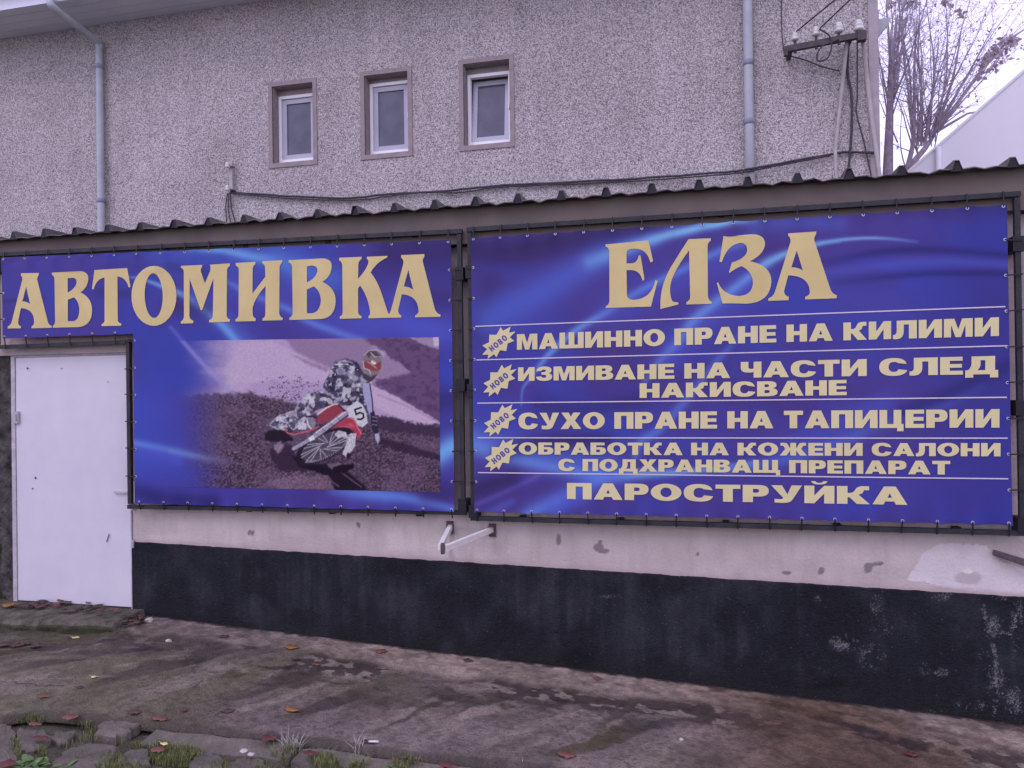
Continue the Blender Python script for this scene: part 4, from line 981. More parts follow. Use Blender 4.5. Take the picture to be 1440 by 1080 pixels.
# flying clods
for _ in range(420):
    t = RNG.random(); cx = 60 + 470 * RNG.beta(2, 1.6); cyy = 440 - 30 * RNG.random() - (150 * RNG.random() ** 2) + (cx - 280) ** 2 * .0004
    r = 1.6 + 4.5 * RNG.random() ** 3
    m = (np.abs(ZX - cx) < r * 2) & (np.abs(ZY - cyy) < r * 2)
    if m.any():
        IMG[m] = mixc(IMG[m], (84, 62, 100), np.clip(1.4 - np.hypot(ZX[m] - cx, ZY[m] - cyy) / r, 0, 1) * .8)
# shadow and rear wheel
fill([(150, 660), (190, 630), (300, 640), (340, 700), (250, 720), (160, 700)], (52, 38, 62), 3, 24)
fill([(190, 740), (260, 710), (330, 740), (360, 820), (450, 860), (420, 910), (250, 900), (200, 830)], (70, 50, 80), 4, 40); fill([(200, 730), (260, 712), (290, 740), (230, 790)], (164, 134, 166), 5, 30, .8)
fill([(330, 800), (440, 850), (560, 880), (660, 880), (740, 850), (700, 910), (560, 930), (380, 880)], (44, 30, 54), 4, 16)
# boots and leg
WHT, GRY, DRK = (182, 170, 204), (124, 112, 150), (58, 48, 82)
stroke([(165, 605), (240, 550), (330, 520)], [8, 22, 30], GRY)
fill([(178, 604), (240, 540), (350, 500), (392, 430), (430, 392), (530, 378), (606, 372), (630, 440), (520, 490), (440, 545), (400, 600), (340, 632), (290, 636), (236, 630)], WHT, 1, 16)
for a in ([(370, 510), (420, 480), (440, 440)], [(450, 480), (540, 460), (610, 430)], [(300, 560), (360, 570), (420, 530)], [(240, 580), (300, 600)], [(520, 400), (580, 410), (600, 440)]):
    stroke(a, 14, DRK, .8, 3)
fill([(440, 470), (500, 440), (600, 440), (560, 480), (470, 510)], (92, 80, 116), 2, 16); fill([(300, 560), (340, 540), (380, 560), (350, 600), (310, 600)], (110, 98, 138), 2, 16)
fill([(355, 590), (390, 575), (430, 590), (425, 630), (370, 630)], (196, 186, 214), 1, 8); fill([(270, 600), (290, 590), (340, 640), (320, 650)], (70, 56, 86), 1)
# torso
fill([(535, 352), (548, 310), (580, 262), (585, 215), (620, 178), (690, 160), (760, 182), (800, 245), (842, 330), (858, 430), (852, 560), (820, 560), (760, 470), (650, 470), (600, 400)], (84, 74, 112), 1, 10)
fill([(580, 250), (585, 215), (625, 180), (690, 165), (750, 200), (770, 250), (740, 300), (690, 270), (620, 265)], (150, 140, 182), 1, 8)
for k in range(6):
    stroke([(590 + k * 6, 232 - k * 11 + 12), (640 + k * 14, 205 - k * 6 + 16), (690 + k * 14, 214 + k * 4)], 7, DRK if k % 2 else (204, 196, 224), .9, 2)
fill([(700, 250), (730, 240), (765, 260), (770, 300), (740, 312), (705, 285)], (190, 182, 214), 1, 6)
fill([(650, 320), (720, 300), (780, 330), (770, 370), (700, 390), (655, 370)], (118, 112, 134), 2, 14)
for (x, y, w, h, c_) in ((640, 310, 30, 16, 1), (630, 350, 22, 22, 1), (660, 400, 30, 18, 1), (640, 430, 26, 14, 1), (780, 350, 26, 30, 1), (800, 300, 24, 30, 1), (720, 420, 34, 18, 1), (690, 440, 30, 12, 0), (750, 390, 30, 16, 0), (700, 340, 34, 14, 0), (610, 300, 14, 30, 0), (600, 350, 18, 34, 0), (560, 330, 12, 30, 1), (770, 440, 30, 20, 0), (660, 285, 26, 12, 0)):
    fill([(x - w, y - h * .4), (x - w * .1, y - h), (x + w, y - h * .5), (x + w * .7, y + h * .8), (x - w * .5, y + h)], WHT if c_ else DRK, 1, 12, .85)
nk = fbm(ZX * .026, ZY * .03, 3, 320); nl = fbm(ZX * .034 + 9, ZY * .03, 3, 321)
body = blurm(inpoly(ZX, ZY, [(190, 600), (240, 545), (350, 505), (392, 435), (430, 396), (540, 360), (580, 262), (600, 200), (690, 166), (760, 190), (842, 330), (856, 430), (850, 550), (760, 468), (640, 465), (520, 488), (440, 543), (340, 628), (250, 628)]), 1)
IMG = mixc(IMG, (52, 44, 74), body * sstep(.54, .60, nk) * .7)
IMG = mixc(IMG, (204, 194, 220), body * sstep(.60, .66, nl) * .75)
IMG = mixc(IMG, (110, 98, 130), body * sstep(.46, .40, nl) * .4)
# right arm
fill([(800, 318), (842, 326), (858, 430), (868, 520), (850, 560), (822, 470), (800, 400)], (160, 152, 208), 1, 6)
stroke([(846, 330), (862, 440), (866, 520)], 8, DRK, .9, 2)
fill([(846, 520), (872, 505), (890, 560), (902, 620), (905, 660), (880, 665), (858, 620)], (60, 50, 84), 1, 6)
for y in (545, 570, 595): stroke([(862, y), (892, y + 6)], 5, (180, 170, 206), .7, 2)
fill([(878, 660), (906, 650), (914, 700), (900, 725), (884, 700)], (170, 160, 200), 1, 4)
# helmet
th = np.linspace(0, 2 * math.pi, 40)
fill([(864 + 72 * math.cos(a), 188 + (90 if math.sin(a) > 0 else 84) * math.sin(a) - 6 * math.cos(a)) for a in th], (136, 118, 134), 1)
fill([(796, 250), (850, 280), (900, 262), (870, 300), (840, 320), (800, 290)], (84, 70, 90), 1)
fill([(800, 190), (830, 170), (880, 190), (920, 180), (918, 230), (890, 244), (840, 236), (806, 226)], (150, 72, 88), 1, 6)
fill([(856, 170), (890, 190), (876, 204), (850, 190)], (226, 196, 206), 1, 4); fill([(820, 130), (850, 108), (890, 112), (920, 150), (900, 160), (860, 130), (836, 160)], (92, 80, 98), 1, 6)
stroke([(800, 180), (808, 226), (842, 236), (850, 262)], 5, (214, 204, 216), .9, 2); stroke([(830, 180), (890, 225)], 4, (220, 208, 220), .8, 2); stroke([(850, 120), (880, 150), (920, 150)], 5, (206, 196, 206), .8, 2); stroke([(806, 140), (840, 108), (880, 104)], 6, (196, 184, 200), .7, 3); stroke([(925, 160), (932, 210), (912, 246)], 5, (176, 150, 166), .8, 2)
# bike
fill([(486, 566), (520, 520), (600, 462), (636, 460), (672, 508), (600, 560), (520, 596)], (160, 62, 88), 1, 4)
stroke([(500, 530), (560, 486), (610, 462), (640, 462), (668, 500)], 9, (226, 196, 206), .9, 2); stroke([(640, 466), (690, 520)], 12, DRK, .9, 2)
fill([(420, 545), (470, 545), (490, 590), (470, 630), (430, 620)], (140, 124, 156), 1, 10); stroke([(430, 560), (436, 600), (460, 628)], 9, (206, 196, 214), .9, 2)
stroke([(282, 618), (300, 652), (340, 664), (440, 640), (500, 612)], 10, (196, 92, 112), 1, 2); stroke([(420, 542), (480, 545)], 10, DRK, .9, 2)
fill([(588, 625), (650, 580), (700, 548), (742, 562), (770, 600), (792, 650), (780, 694), (742, 660), (690, 640), (620, 645)], (186, 62, 92), 1, 3)
stroke([(700, 550), (742, 562), (762, 610), (790, 660)], 6, (232, 130, 150), .9, 2); fill([(640, 610), (720, 585), (750, 610), (700, 625)], (206, 84, 110), 2, 6, .8)
fill([(676, 505), (760, 438), (800, 468), (822, 520), (832, 585), (796, 616), (764, 600), (742, 556), (700, 545)], (198, 188, 214), 1)
stroke([(742 + 46 * u_ + 24 * v_, 500 - 16 * u_ + 70 * v_) for u_, v_ in ((1, 0), (.1, 0), (.06, .45), (.6, .38), (1, .6), (.88, .92), (.45, 1.0), (.05, .88))], 11, (40, 32, 56))
fill([(664, 496), (690, 500), (706, 540), (690, 548)], (50, 40, 62), 1)
# front wheel
wc, wa, wb, wr = (545, 738), 208, 88, math.radians(-27)
def wpt(a, s=1.0): 
    x, y = wa * s * math.cos(a), wb * s * math.sin(a)
    return (wc[0] + x * math.cos(wr) - y * math.sin(wr), wc[1] + x * math.sin(wr) + y * math.cos(wr))
fill([wpt(a, 1.0) for a in th], (52, 40, 64), 1, 6); fill([wpt(a, .82) for a in th], (96, 82, 112), 1, 4)
for k in range(26):
    a = 2 * math.pi * k / 26
    p0 = wpt(a, .82); p1 = wpt(a + .9, .18); stroke([p0, p1], 4, (206, 194, 216) if k % 3 else (70, 56, 84), .85, 2)
for k in range(30):
    a = .1 + 2.6 * k / 30; p0 = wpt(a, .80); p1 = wpt(a, .9); stroke([p0, p1], 6, (176, 164, 190), .8, 2)
for k in range(22):
    a = .0 + 2.9 * k / 22; p0 = wpt(a, .97); p1 = wpt(a, 1.05); stroke([p0, p1], 8, (60, 46, 70), .9, 2)
fill([(612, 660), (640, 636), (690, 650), (700, 690), (660, 680), (640, 690)], (188, 178, 202), 1, 6)
fill([(700, 690), (720, 652), (756, 658), (748, 740), (726, 770), (690, 810), (662, 790), (676, 760)], (190, 180, 206), 1, 6); fill([(690, 800), (700, 780), (722, 800), (700, 830)], (50, 40, 62), 1)
stroke([(690, 520), (600, 585), (500, 660), (440, 702), (340, 756)], [30, 34, 38, 26, 22], (158, 146, 180), 1, 2); stroke([(680, 516), (590, 580), (490, 650)], 7, (216, 206, 226), .9, 2); stroke([(690, 540), (610, 602), (510, 676), (350, 772)], 7, (70, 58, 86), .8, 2)
for t in (.2, .4, .6): 
    x, y = 690 - 250 * t, 520 + 182 * t; stroke([(x - 14, y - 14), (x + 12, y + 16)], 5, (90, 76, 106), .6, 2)
fill([(436, 684), (474, 668), (484, 694), (450, 712)], (212, 202, 220), 1, 4)
fill([(560, 858), (640, 848), (690, 860), (660, 890), (590, 890)], (132, 108, 134), 2, 16, .8); fill([(600, 880), (660, 860), (745, 862), (735, 885), (680, 905), (610, 905)], (44, 30, 52), 2, 10)
# grain and fade into the blue on the left
ng = fbm(ZX * .16, ZY * .16, 3, 309)
IMG = IMG * .76 + IMG.mean(-1, keepdims=True) * .24
IMG = np.clip((IMG - 128) * 1.15 + 122, 8, 250) * (.93 + .14 * nd)[..., None] * (1 + (.44 * ng - .22) * (.25 + .75 * dm))[..., None]
bgp = left_print(gxx.copy(), gyy.copy())
fade = sstep(246, 330, gxx + 30 * (na - .5) + sstep(560, 520, gyy) * -8)
IMG = bgp * (1 - fade[..., None]) + IMG * fade[..., None]
streak_over = [([(240, 460), (287, 513), (327, 553), (345, 572)], 3.2, (150, 140, 214), [.5, .5, .4, 0]), ([(240, 634), (290, 644), (350, 655)], 4, (120, 130, 206), [.5, .35, 0])]
IMG = streaks(IMG, gxx, gyy, streak_over)
cn = [np.array(p, float) for p in ((236, 479.6), (617.5, 474.0), (619.5, 692.0), (236, 684.5))]
nu, nv = 480, 270
U, V = np.meshgrid(np.linspace(0, 1, nu), np.linspace(0, 1, nv))
QX = (cn[3][0] * (1 - U) + cn[2][0] * U) * (1 - V) + (cn[0][0] * (1 - U) + cn[1][0] * U) * V
QY = (cn[3][1] * (1 - U) + cn[2][1] * U) * (1 - V) + (cn[0][1] * (1 - U) + cn[1][1] * U) * V
fx1 = np.clip((QX - PX0) * SSF - .5, 0, gxx.shape[1] - 2); fy1 = np.clip((QY - PY0) * SSF - .5, 0, gxx.shape[0] - 2)
ix, iy = fx1.astype(int), fy1.astype(int); tx, ty = (fx1 - ix)[..., None], (fy1 - iy)[..., None]
PC = (IMG[iy, ix] * (1 - tx) + IMG[iy, ix + 1] * tx) * (1 - ty) + (IMG[iy + 1, ix] * (1 - tx) + IMG[iy + 1, ix + 1] * tx) * ty
def W_arr(px, py, Y=0.0):
    d = fw[None] + (px.reshape(-1, 1) - 720) / F_PX * cr[None] - (py.reshape(-1, 1) - 540) / F_PX * cu[None]
    t = (Y - CAM[1]) / d[:, 1]
    return CAM[None] + t[:, None] * d
PP = W_arr(QX, QY).reshape(nv, nu, 3)
PP[..., 1] = lrip(PP[..., 0], PP[..., 2]) - .0018
o = grid_obj('photograph', PP, np.clip(lin(np.clip(PC, 0, 255)) / ILL * .82, .004, .9), 'photo', lb)
o['label'] = 'printed photograph of a motocross rider leaning through dirt on a red bike, number 5'

# ---- lettering
def path(s):
    tk = s.replace(',', ' ').split(); i = 0; loops = []; cur = []; cmd = None
    while i < len(tk):
        t = tk[i]
        if t in 'MLQZ':
            cmd = t; i += 1
            if t == 'Z':
                loops.append(cur); cur = []; continue
            if t == 'M' and cur: loops.append(cur); cur = []
        if cmd in 'ML':
            cur.append((float(tk[i]), float(tk[i + 1]))); i += 2
        elif cmd == 'Q':
            c_ = (float(tk[i]), float(tk[i + 1])); e = (float(tk[i + 2]), float(tk[i + 3])); i += 4; p0 = cur[-1]
            for k in range(1, 9):
                t_ = k / 8
                cur.append(tuple((1 - t_) ** 2 * p0[j] + 2 * t_ * (1 - t_) * c_[j] + t_ * t_ * e[j] for j in (0, 1)))
    if cur: loops.append(cur)
    return loops
def tess(loops):
    vl = [[Vector((p[0], p[1], 0)) for p in l] for l in loops]
    tri = tessellate_polygon(vl); flat = [p for l in loops for p in l]
    return flat, [tuple(t) for t in tri]
def print_mesh(name, glyphs, m, parent, rip, lift):
    """glyphs: list of (points in photo pixels, triangles)"""
    vs, fs = [], []
    for gi, (pts, tri) in enumerate(glyphs):
        n = len(vs)
        for (x, y) in pts:
            p = W(x, y, 0.0); yy = float(rip(np.array([p[0]]), np.array([p[2]]))[0]) - lift - .0003 * (gi % 2)
            vs.append((p[0], yy, p[2]))
        for t in tri:
            a, b, c = (np.array(vs[n + k]) for k in t)
            nrm = np.cross(b - a, c - a)
            fs.append(tuple(n + k for k in (t if nrm[1] < 0 else t[::-1])))
    return MB().add(vs, fs).build(name, m, parent)
def zoomed(s, x0, y0, k):
    loops = path(s)
    flat, tri = tess(loops)
    return [(x0 + x / k, y0 + y / k) for x, y in flat], tri
Z1, Z2, Z3, Z4, Z5 = (0, 370, 7.2), (180, 350, 6.2609), (390, 340, 5.76), (840, 310, 7.7167), (1000, 310, 7.579)
def ell(cx, cy, rx, ry, n=36, sk=0):
    return 'M ' + ' L '.join(f'{cx + rx * math.cos(2 * math.pi * k / n) + sk * math.sin(2 * math.pi * k / n):.1f} {cy + ry * math.sin(2 * math.pi * k / n):.1f}' for k in range(n)) + ' Z'
TITLE_L = [
    ('M 213 103 L 397 100 L 390 128 Q 378 145 380 170 L 487 590 Q 495 628 527 634 L 525 655 L 322 660 L 322 640 Q 350 630 348 585 Q 345 465 215 455 L 187 590 Q 183 630 215 640 L 215 660 L 80 662 L 82 640 Q 112 628 122 590 L 228 170 Q 232 140 215 128 Z M 268 240 L 308 415 Q 280 390 230 388 Z', Z1),
    ('M 530 97 L 820 82 Q 897 90 895 160 Q 890 245 818 297 Q 932 350 933 480 Q 930 640 790 648 L 538 655 L 538 635 Q 560 625 562 590 L 556 160 Q 552 130 530 118 Z M 688 155 L 735 149 Q 780 152 778 195 Q 770 255 688 300 Z M 690 370 L 752 347 Q 805 390 805 480 Q 800 590 735 588 L 690 588 Z', Z1),
    ('M 955 70 L 1287 50 L 1322 240 L 1303 247 Q 1275 140 1188 135 L 1193 585 Q 1200 605 1228 610 L 1226 634 L 1028 638 L 1028 618 Q 1055 608 1058 580 L 1058 145 Q 975 160 948 265 L 930 262 Z', Z1),
    (ell(231, 414, 200, 264) + ' ' + ell(229, 412, 80, 197, sk=4), Z2),
    ('M 470 150 L 658 142 L 655 165 Q 640 180 648 205 L 682 305 L 728 195 Q 735 160 725 140 L 903 128 L 898 155 Q 878 160 877 195 L 873 590 Q 880 618 903 622 L 900 642 L 720 648 L 720 628 Q 750 620 752 585 L 757 260 L 658 540 L 645 540 L 548 265 L 545 590 Q 550 625 580 632 L 578 655 L 470 658 L 470 638 Q 495 628 497 590 L 495 200 Q 492 175 470 168 Z', Z2),
    ('M 952 125 L 1127 115 L 1125 138 Q 1103 150 1102 185 L 1100 395 L 1213 245 L 1210 165 Q 1208 135 1185 128 L 1185 110 L 1362 100 L 1360 125 Q 1340 135 1338 170 L 1335 570 Q 1340 600 1366 608 L 1364 628 L 1186 632 L 1188 612 Q 1210 605 1212 575 L 1215 325 Q 1100 460 1100 540 L 1102 580 Q 1108 608 1128 612 L 1126 636 L 950 640 L 952 618 Q 975 610 977 580 L 980 185 Q 975 155 952 148 Z', Z2),
    ('M 95 150 L 370 135 Q 445 140 442 200 Q 440 280 368 325 Q 475 375 475 480 Q 470 620 350 626 L 100 634 L 100 615 Q 125 605 127 575 L 122 200 Q 118 175 95 168 Z M 242 200 L 285 192 Q 330 198 328 235 Q 318 295 242 330 Z M 242 388 L 298 362 Q 355 400 355 480 Q 345 575 280 580 L 242 580 Z', Z3),
    ('M 503 130 L 685 122 L 682 142 Q 660 155 658 185 L 656 300 Q 735 215 740 160 Q 738 145 725 138 L 728 122 L 895 115 L 890 128 Q 800 170 757 250 Q 810 310 850 430 L 896 572 Q 910 600 930 615 L 740 620 L 740 602 Q 758 590 752 560 Q 735 440 672 355 L 656 380 L 656 570 Q 660 598 685 602 L 683 620 L 508 624 L 508 606 Q 530 598 532 570 L 528 190 Q 525 160 503 152 Z', Z3),
    ('M 1003 108 L 1192 100 L 1190 125 Q 1175 140 1180 165 L 1275 540 Q 1290 585 1323 590 L 1321 608 L 1117 612 L 1117 596 Q 1145 585 1145 560 Q 1140 435 1010 425 L 980 550 Q 978 590 1005 595 L 1004 614 L 880 616 L 895 600 Q 915 580 925 540 L 1022 175 Q 1025 140 1003 130 Z M 1062 230 L 1102 390 Q 1070 365 1026 362 Z', Z3)]
TITLE_R = [
    ('M 90 262 L 555 217 L 605 440 Q 600 452 575 455 Q 540 305 400 308 Q 320 310 318 350 L 318 468 L 380 466 Q 440 455 448 382 L 470 382 L 512 640 L 490 655 Q 470 545 370 540 L 318 540 L 322 810 Q 330 862 400 862 Q 590 850 630 648 L 655 655 L 582 935 L 92 950 L 95 930 Q 130 915 132 870 L 130 330 Q 125 295 90 285 Z', Z4),
    ('M 990 203 L 1232 193 L 1230 220 Q 1198 240 1197 280 L 1200 820 Q 1205 870 1245 885 L 1235 905 L 965 912 L 967 885 Q 1005 870 1007 830 L 995 325 Q 790 600 790 740 Q 790 870 830 885 L 880 890 L 878 912 L 685 962 L 685 880 Q 690 700 790 520 Q 900 340 990 203 Z', Z4),
    ('M 132 165 Q 170 178 250 168 Q 400 145 470 150 Q 575 165 575 255 Q 560 365 415 435 Q 640 480 643 650 Q 630 880 370 888 Q 200 880 122 887 L 60 665 L 75 660 Q 130 800 300 805 Q 445 795 445 660 Q 440 545 325 487 Q 240 520 200 560 L 190 550 L 220 450 Q 385 400 385 310 Q 380 240 310 240 Q 170 260 115 445 L 88 440 Z', Z5),
    ('M 822 138 L 1122 118 L 1118 150 Q 1095 175 1100 215 L 1270 730 Q 1290 785 1340 797 L 1336 830 L 1002 842 L 1003 812 Q 1055 800 1052 755 Q 1040 590 822 585 L 778 750 Q 775 800 828 815 L 825 850 L 608 858 L 610 830 Q 660 815 680 760 L 845 230 Q 850 180 822 165 Z M 912 320 L 978 535 Q 930 500 855 500 Z', Z5)]
for k, (s, z) in enumerate(TITLE_L):
    print_mesh('letter', [zoomed(s, *z)], 'gold', lb, lrip, .0035 + .0004 * (k % 2))
for k, (s, z) in enumerate(TITLE_R):
    print_mesh('letter', [zoomed(s, *z)], 'gold', rb, rrip, .0035)
# heavy sans capitals, cap height 100
GL = {
 'Н': (84, 'M 0 0 L 30 0 L 30 38 L 54 38 L 54 0 L 84 0 L 84 100 L 54 100 L 54 61 L 30 61 L 30 100 L 0 100 Z'),
 'П': (84, 'M 0 0 L 30 0 L 30 78 L 54 78 L 54 0 L 84 0 L 84 100 L 0 100 Z'),
 'Е': (70, 'M 0 0 L 70 0 L 70 22 L 30 22 L 30 39 L 67 39 L 67 60 L 30 60 L 30 78 L 69 78 L 69 100 L 0 100 Z'),
 'Т': (76, 'M 23 0 L 53 0 L 53 76 L 76 76 L 76 100 L 0 100 L 0 76 L 23 76 Z'),
 'И': (86, 'M 0 0 L 29 0 L 57 56 L 57 0 L 86 0 L 86 100 L 57 100 L 29 44 L 29 100 L 0 100 Z'),
 'М': (104, 'M 0 0 L 26 0 L 26 66 L 42 0 L 62 0 L 78 66 L 78 0 L 104 0 L 104 100 L 66 100 L 52 42 L 38 100 L 0 100 Z'),
 'А': (96, 'M 0 0 L 31 0 L 36 17 L 60 17 L 65 0 L 96 0 L 64 100 L 32 100 Z M 42 38 L 54 38 L 48 62 Z'),
 'Ш': (118, 'M 0 0 L 118 0 L 118 100 L 90 100 L 90 22 L 73 22 L 73 100 L 45 100 L 45 22 L 28 22 L 28 100 L 0 100 Z'),
 'Щ': (128, 'M 0 0 L 108 0 L 108 -18 L 128 -18 L 128 22 L 118 22 L 118 100 L 90 100 L 90 22 L 73 22 L 73 100 L 45 100 L 45 22 L 28 22 L 28 100 L 0 100 Z'),
 'Ц': (90, 'M 0 0 L 66 0 L 66 -18 L 90 -18 L 90 22 L 82 22 L 82 100 L 53 100 L 53 22 L 29 22 L 29 100 L 0 100 Z'),
 'О': (98, ell(49, 50, 49, 52) + ' ' + ell(49, 50, 18, 29, 24)),
 'С': (92, 'M 90 66 L 62 72 Q 58 79 49 79 Q 31 79 31 50 Q 31 21 49 21 Q 60 21 63 36 L 92 30 Q 84 -2 48 -2 Q 0 -2 0 50 Q 0 102 48 102 Q 84 102 90 66 Z'),
 'Р': (78, 'M 0 0 L 31 0 L 31 33 L 50 33 Q 78 35 78 67 Q 78 100 48 100 L 0 100 Z M 31 55 L 42 55 Q 49 56 49 66 Q 49 77 41 77 L 31 77 Z'),
 'В': (82, 'M 0 0 L 50 0 Q 82 2 82 28 Q 82 47 63 53 Q 78 59 78 75 Q 77 100 46 100 L 0 100 Z M 30 61 L 40 61 Q 48 62 48 70 Q 48 79 40 79 L 30 79 Z M 30 21 L 42 21 Q 51 22 51 31 Q 51 41 42 41 L 30 41 Z'),
 'Б': (80, 'M 0 0 L 48 0 Q 80 2 80 32 Q 80 62 50 63 L 30 63 L 30 78 L 73 78 L 73 100 L 0 100 Z M 30 21 L 41 21 Q 50 22 50 32 Q 50 43 41 43 L 30 43 Z'),
 'К': (92, 'M 0 0 L 30 0 L 30 38 L 36 36 L 56 0 L 92 0 L 61 52 L 72 61 L 76 78 L 90 78 L 90 100 Q 80 101 66 100 L 56 92 L 47 68 L 40 62 L 30 62 L 30 100 L 0 100 Z'),
 'Л': (90, 'M 0 0 L 0 22 Q 14 20 14 44 L 14 100 L 90 100 L 90 0 L 60 0 L 60 78 L 41 78 L 41 45 Q 41 -2 12 -2 Q 4 -2 0 0 Z'),
 'З': (82, 'M 2 68 L 29 71 Q 31 80 41 80 Q 50 80 50 72 Q 50 61 34 61 L 28 61 L 28 43 L 36 43 Q 52 43 52 31 Q 52 20 40 20 Q 30 20 27 32 L 0 28 Q 5 -2 40 -2 Q 82 -2 82 29 Q 82 46 65 52 Q 79 58 79 74 Q 79 102 41 102 Q 6 102 2 68 Z'),
 'Ч': (80, 'M 50 0 L 80 0 L 80 100 L 50 100 L 50 57 L 42 55 Q 30 55 30 68 L 30 100 L 0 100 L 0 64 Q 0 32 30 32 Q 42 32 50 36 Z'),
 'Д': (98, 'M 0 -18 L 24 -18 L 24 0 L 74 0 L 74 -18 L 98 -18 L 98 23 L 89 23 L 89 100 L 19 100 L 19 62 Q 18 35 8 23 L 0 23 Z M 36 23 L 60 23 L 60 78 L 46 78 L 46 58 Q 46 36 36 23 Z'),
 'У': (90, 'M 0 100 L 32 100 L 48 48 L 60 100 L 90 100 L 62 16 Q 56 -2 32 -2 Q 20 -2 10 1 L 10 22 Q 18 20 25 20 Q 34 20 36 27 Z'),
 'Х': (94, 'M 0 0 L 35 0 L 47 28 L 59 0 L 94 0 L 65 52 L 91 100 L 57 100 L 47 74 L 37 100 L 3 100 L 29 52 Z'),
 'Ж': (130, 'M 0 0 L 33 0 L 51 40 L 51 0 L 79 0 L 79 40 L 97 0 L 130 0 L 103 52 L 112 76 L 126 78 L 126 100 L 112 101 L 96 98 L 88 80 L 84 64 L 79 62 L 79 100 L 51 100 L 51 62 L 46 64 L 42 80 L 34 98 L 18 101 L 4 100 L 4 78 L 18 76 L 27 52 Z'),
}
BREVE = 'M 20 126 Q 22 107 43 107 Q 64 107 66 126 L 54 126 Q 52 116 43 116 Q 34 116 32 126 Z'
def text_glyphs(txt, gap=7, space=42):
    x = 0; out = []
    for ch in txt:
        if ch == ' ':
            x += space - gap; continue
        key = 'И' if ch == 'Й' else ch
        w, s = GL[key]
        flat, tri = tess(path(s)); out.append(([(x + a, b) for a, b in flat], tri))
        if ch == 'Й':
            flat, tri = tess(path(BREVE)); out.append(([(x + a, b) for a, b in flat], tri))
        x += w + gap
    return out, x - gap
ROWS = [('МАШИННО ПРАНЕ НА КИЛИМИ', (727, 470.1, 492), (1404.5, 446, 472.4)), ('ИЗМИВАНЕ НА ЧАСТИ СЛЕД', (728.6, 516.7, 535.8), (1403.5, 500.4, 526)), ('НАКИСВАНЕ', (899.5, 539.2, 559.6), (1190.6, 534.2, 555.6)),
        ('СУХО ПРАНЕ НА ТАПИЦЕРИИ', (729, 580.8, 603.4), (1405.5, 575.2, 601.3)), ('ОБРАБОТКА НА КОЖЕНИ САЛОНИ', (729.5, 622.2, 639), (1407, 623.1, 641.7)), ('С ПОДХРАНВАЩ ПРЕПАРАТ', (785.2, 645.3, 662), (1336, 648, 667.3)),
        ('ПАРОСТРУЙКА', (797.4, 679, 701.6), (1275.8, 684.3, 709.8))]
for txt, (xl, tl_, bl_), (xr, tr_, br_) in ROWS:
    gl, w = text_glyphs(txt); out = []
    k = (br_ - tr_) / (bl_ - tl_)                         # the near end of the line looks larger
    for pts, tri in gl:
        q = []
        for (a, b) in pts:
            t = a / w; s_ = t / (t + (1 - t) * k)         # perspective-true spacing along the line
            x = xl + (xr - xl) * (t / (k + t * (1 - k)) if False else (t * 1.0) / (t + (1 - t) * k) if k > 0 else t)
            f = (x - xl) / (xr - xl)
            yb = bl_ + (br_ - bl_) * f; yt = tl_ + (tr_ - tl_) * f
            q.append((x, yb + (yt - yb) * b / 100))
        out.append((q, tri))
    print_mesh('lettering', out, 'cream', rb, rrip, .0035)
# rules between the lines
for (a, b) in (((668.3, 459), (1413.7, 431.2)), ((670, 506.2), (1416, 486.2)), ((671.2, 566.9), (1416, 558.7)), ((671.5, 615.6), (1417, 616.2)), ((672, 664.5), (1418, 673.3))):
    g = []; n = 24
    pts = []; tri = []
    for k in range(n + 1):
        t = k / n; x = a[0] + (b[0] - a[0]) * t; y = a[1] + (b[1] - a[1]) * t; h = .75 + .15 * t
        pts += [(x, y - h), (x, y + h)]
    for k in range(n): tri += [(2 * k, 2 * k + 1, 2 * k + 3), (2 * k, 2 * k + 3, 2 * k + 2)]
    print_mesh('rule', [(pts, tri)], 'white_print', rb, rrip, .003)
# starbursts
STAR = [(248, 73), (272, 108), (350, 68), (332, 128), (400, 115), (342, 175), (385, 212), (318, 238), (305, 315), (240, 305), (205, 378), (180, 345), (115, 395), (122, 350), (60, 352), (110, 295), (62, 258), (130, 225), (133, 148), (205, 150)]
for (cx, cy) in ((701.0, 482.3), (702.5, 535.2), (703.4, 591.3), (704.6, 640.2)):
    pts = [(cx + (x - 225) / 7.2, cy + (y - 232) / 7.2) for x, y in STAR]
    flat, tri = tess([pts])
    st = print_mesh('starburst', [(flat, tri)], 'cream', rb, rrip, .0042)
    gl, w = text_glyphs('НОВО', 26); out = []
    for pts, tri in gl:
        q = []
        for (a, b) in pts:
            u_ = (a - w / 2) / w * 29; v_ = (b - 50) / 100 * 8.2; an = math.radians(39)
            q.append((cx - .3 + u_ * math.cos(an) - v_ * math.sin(an), cy + .3 - u_ * math.sin(an) - v_ * math.cos(an)))
        out.append((q, tri))
    print_mesh('lettering', out, 'blue_print', rb, rrip, .0052)

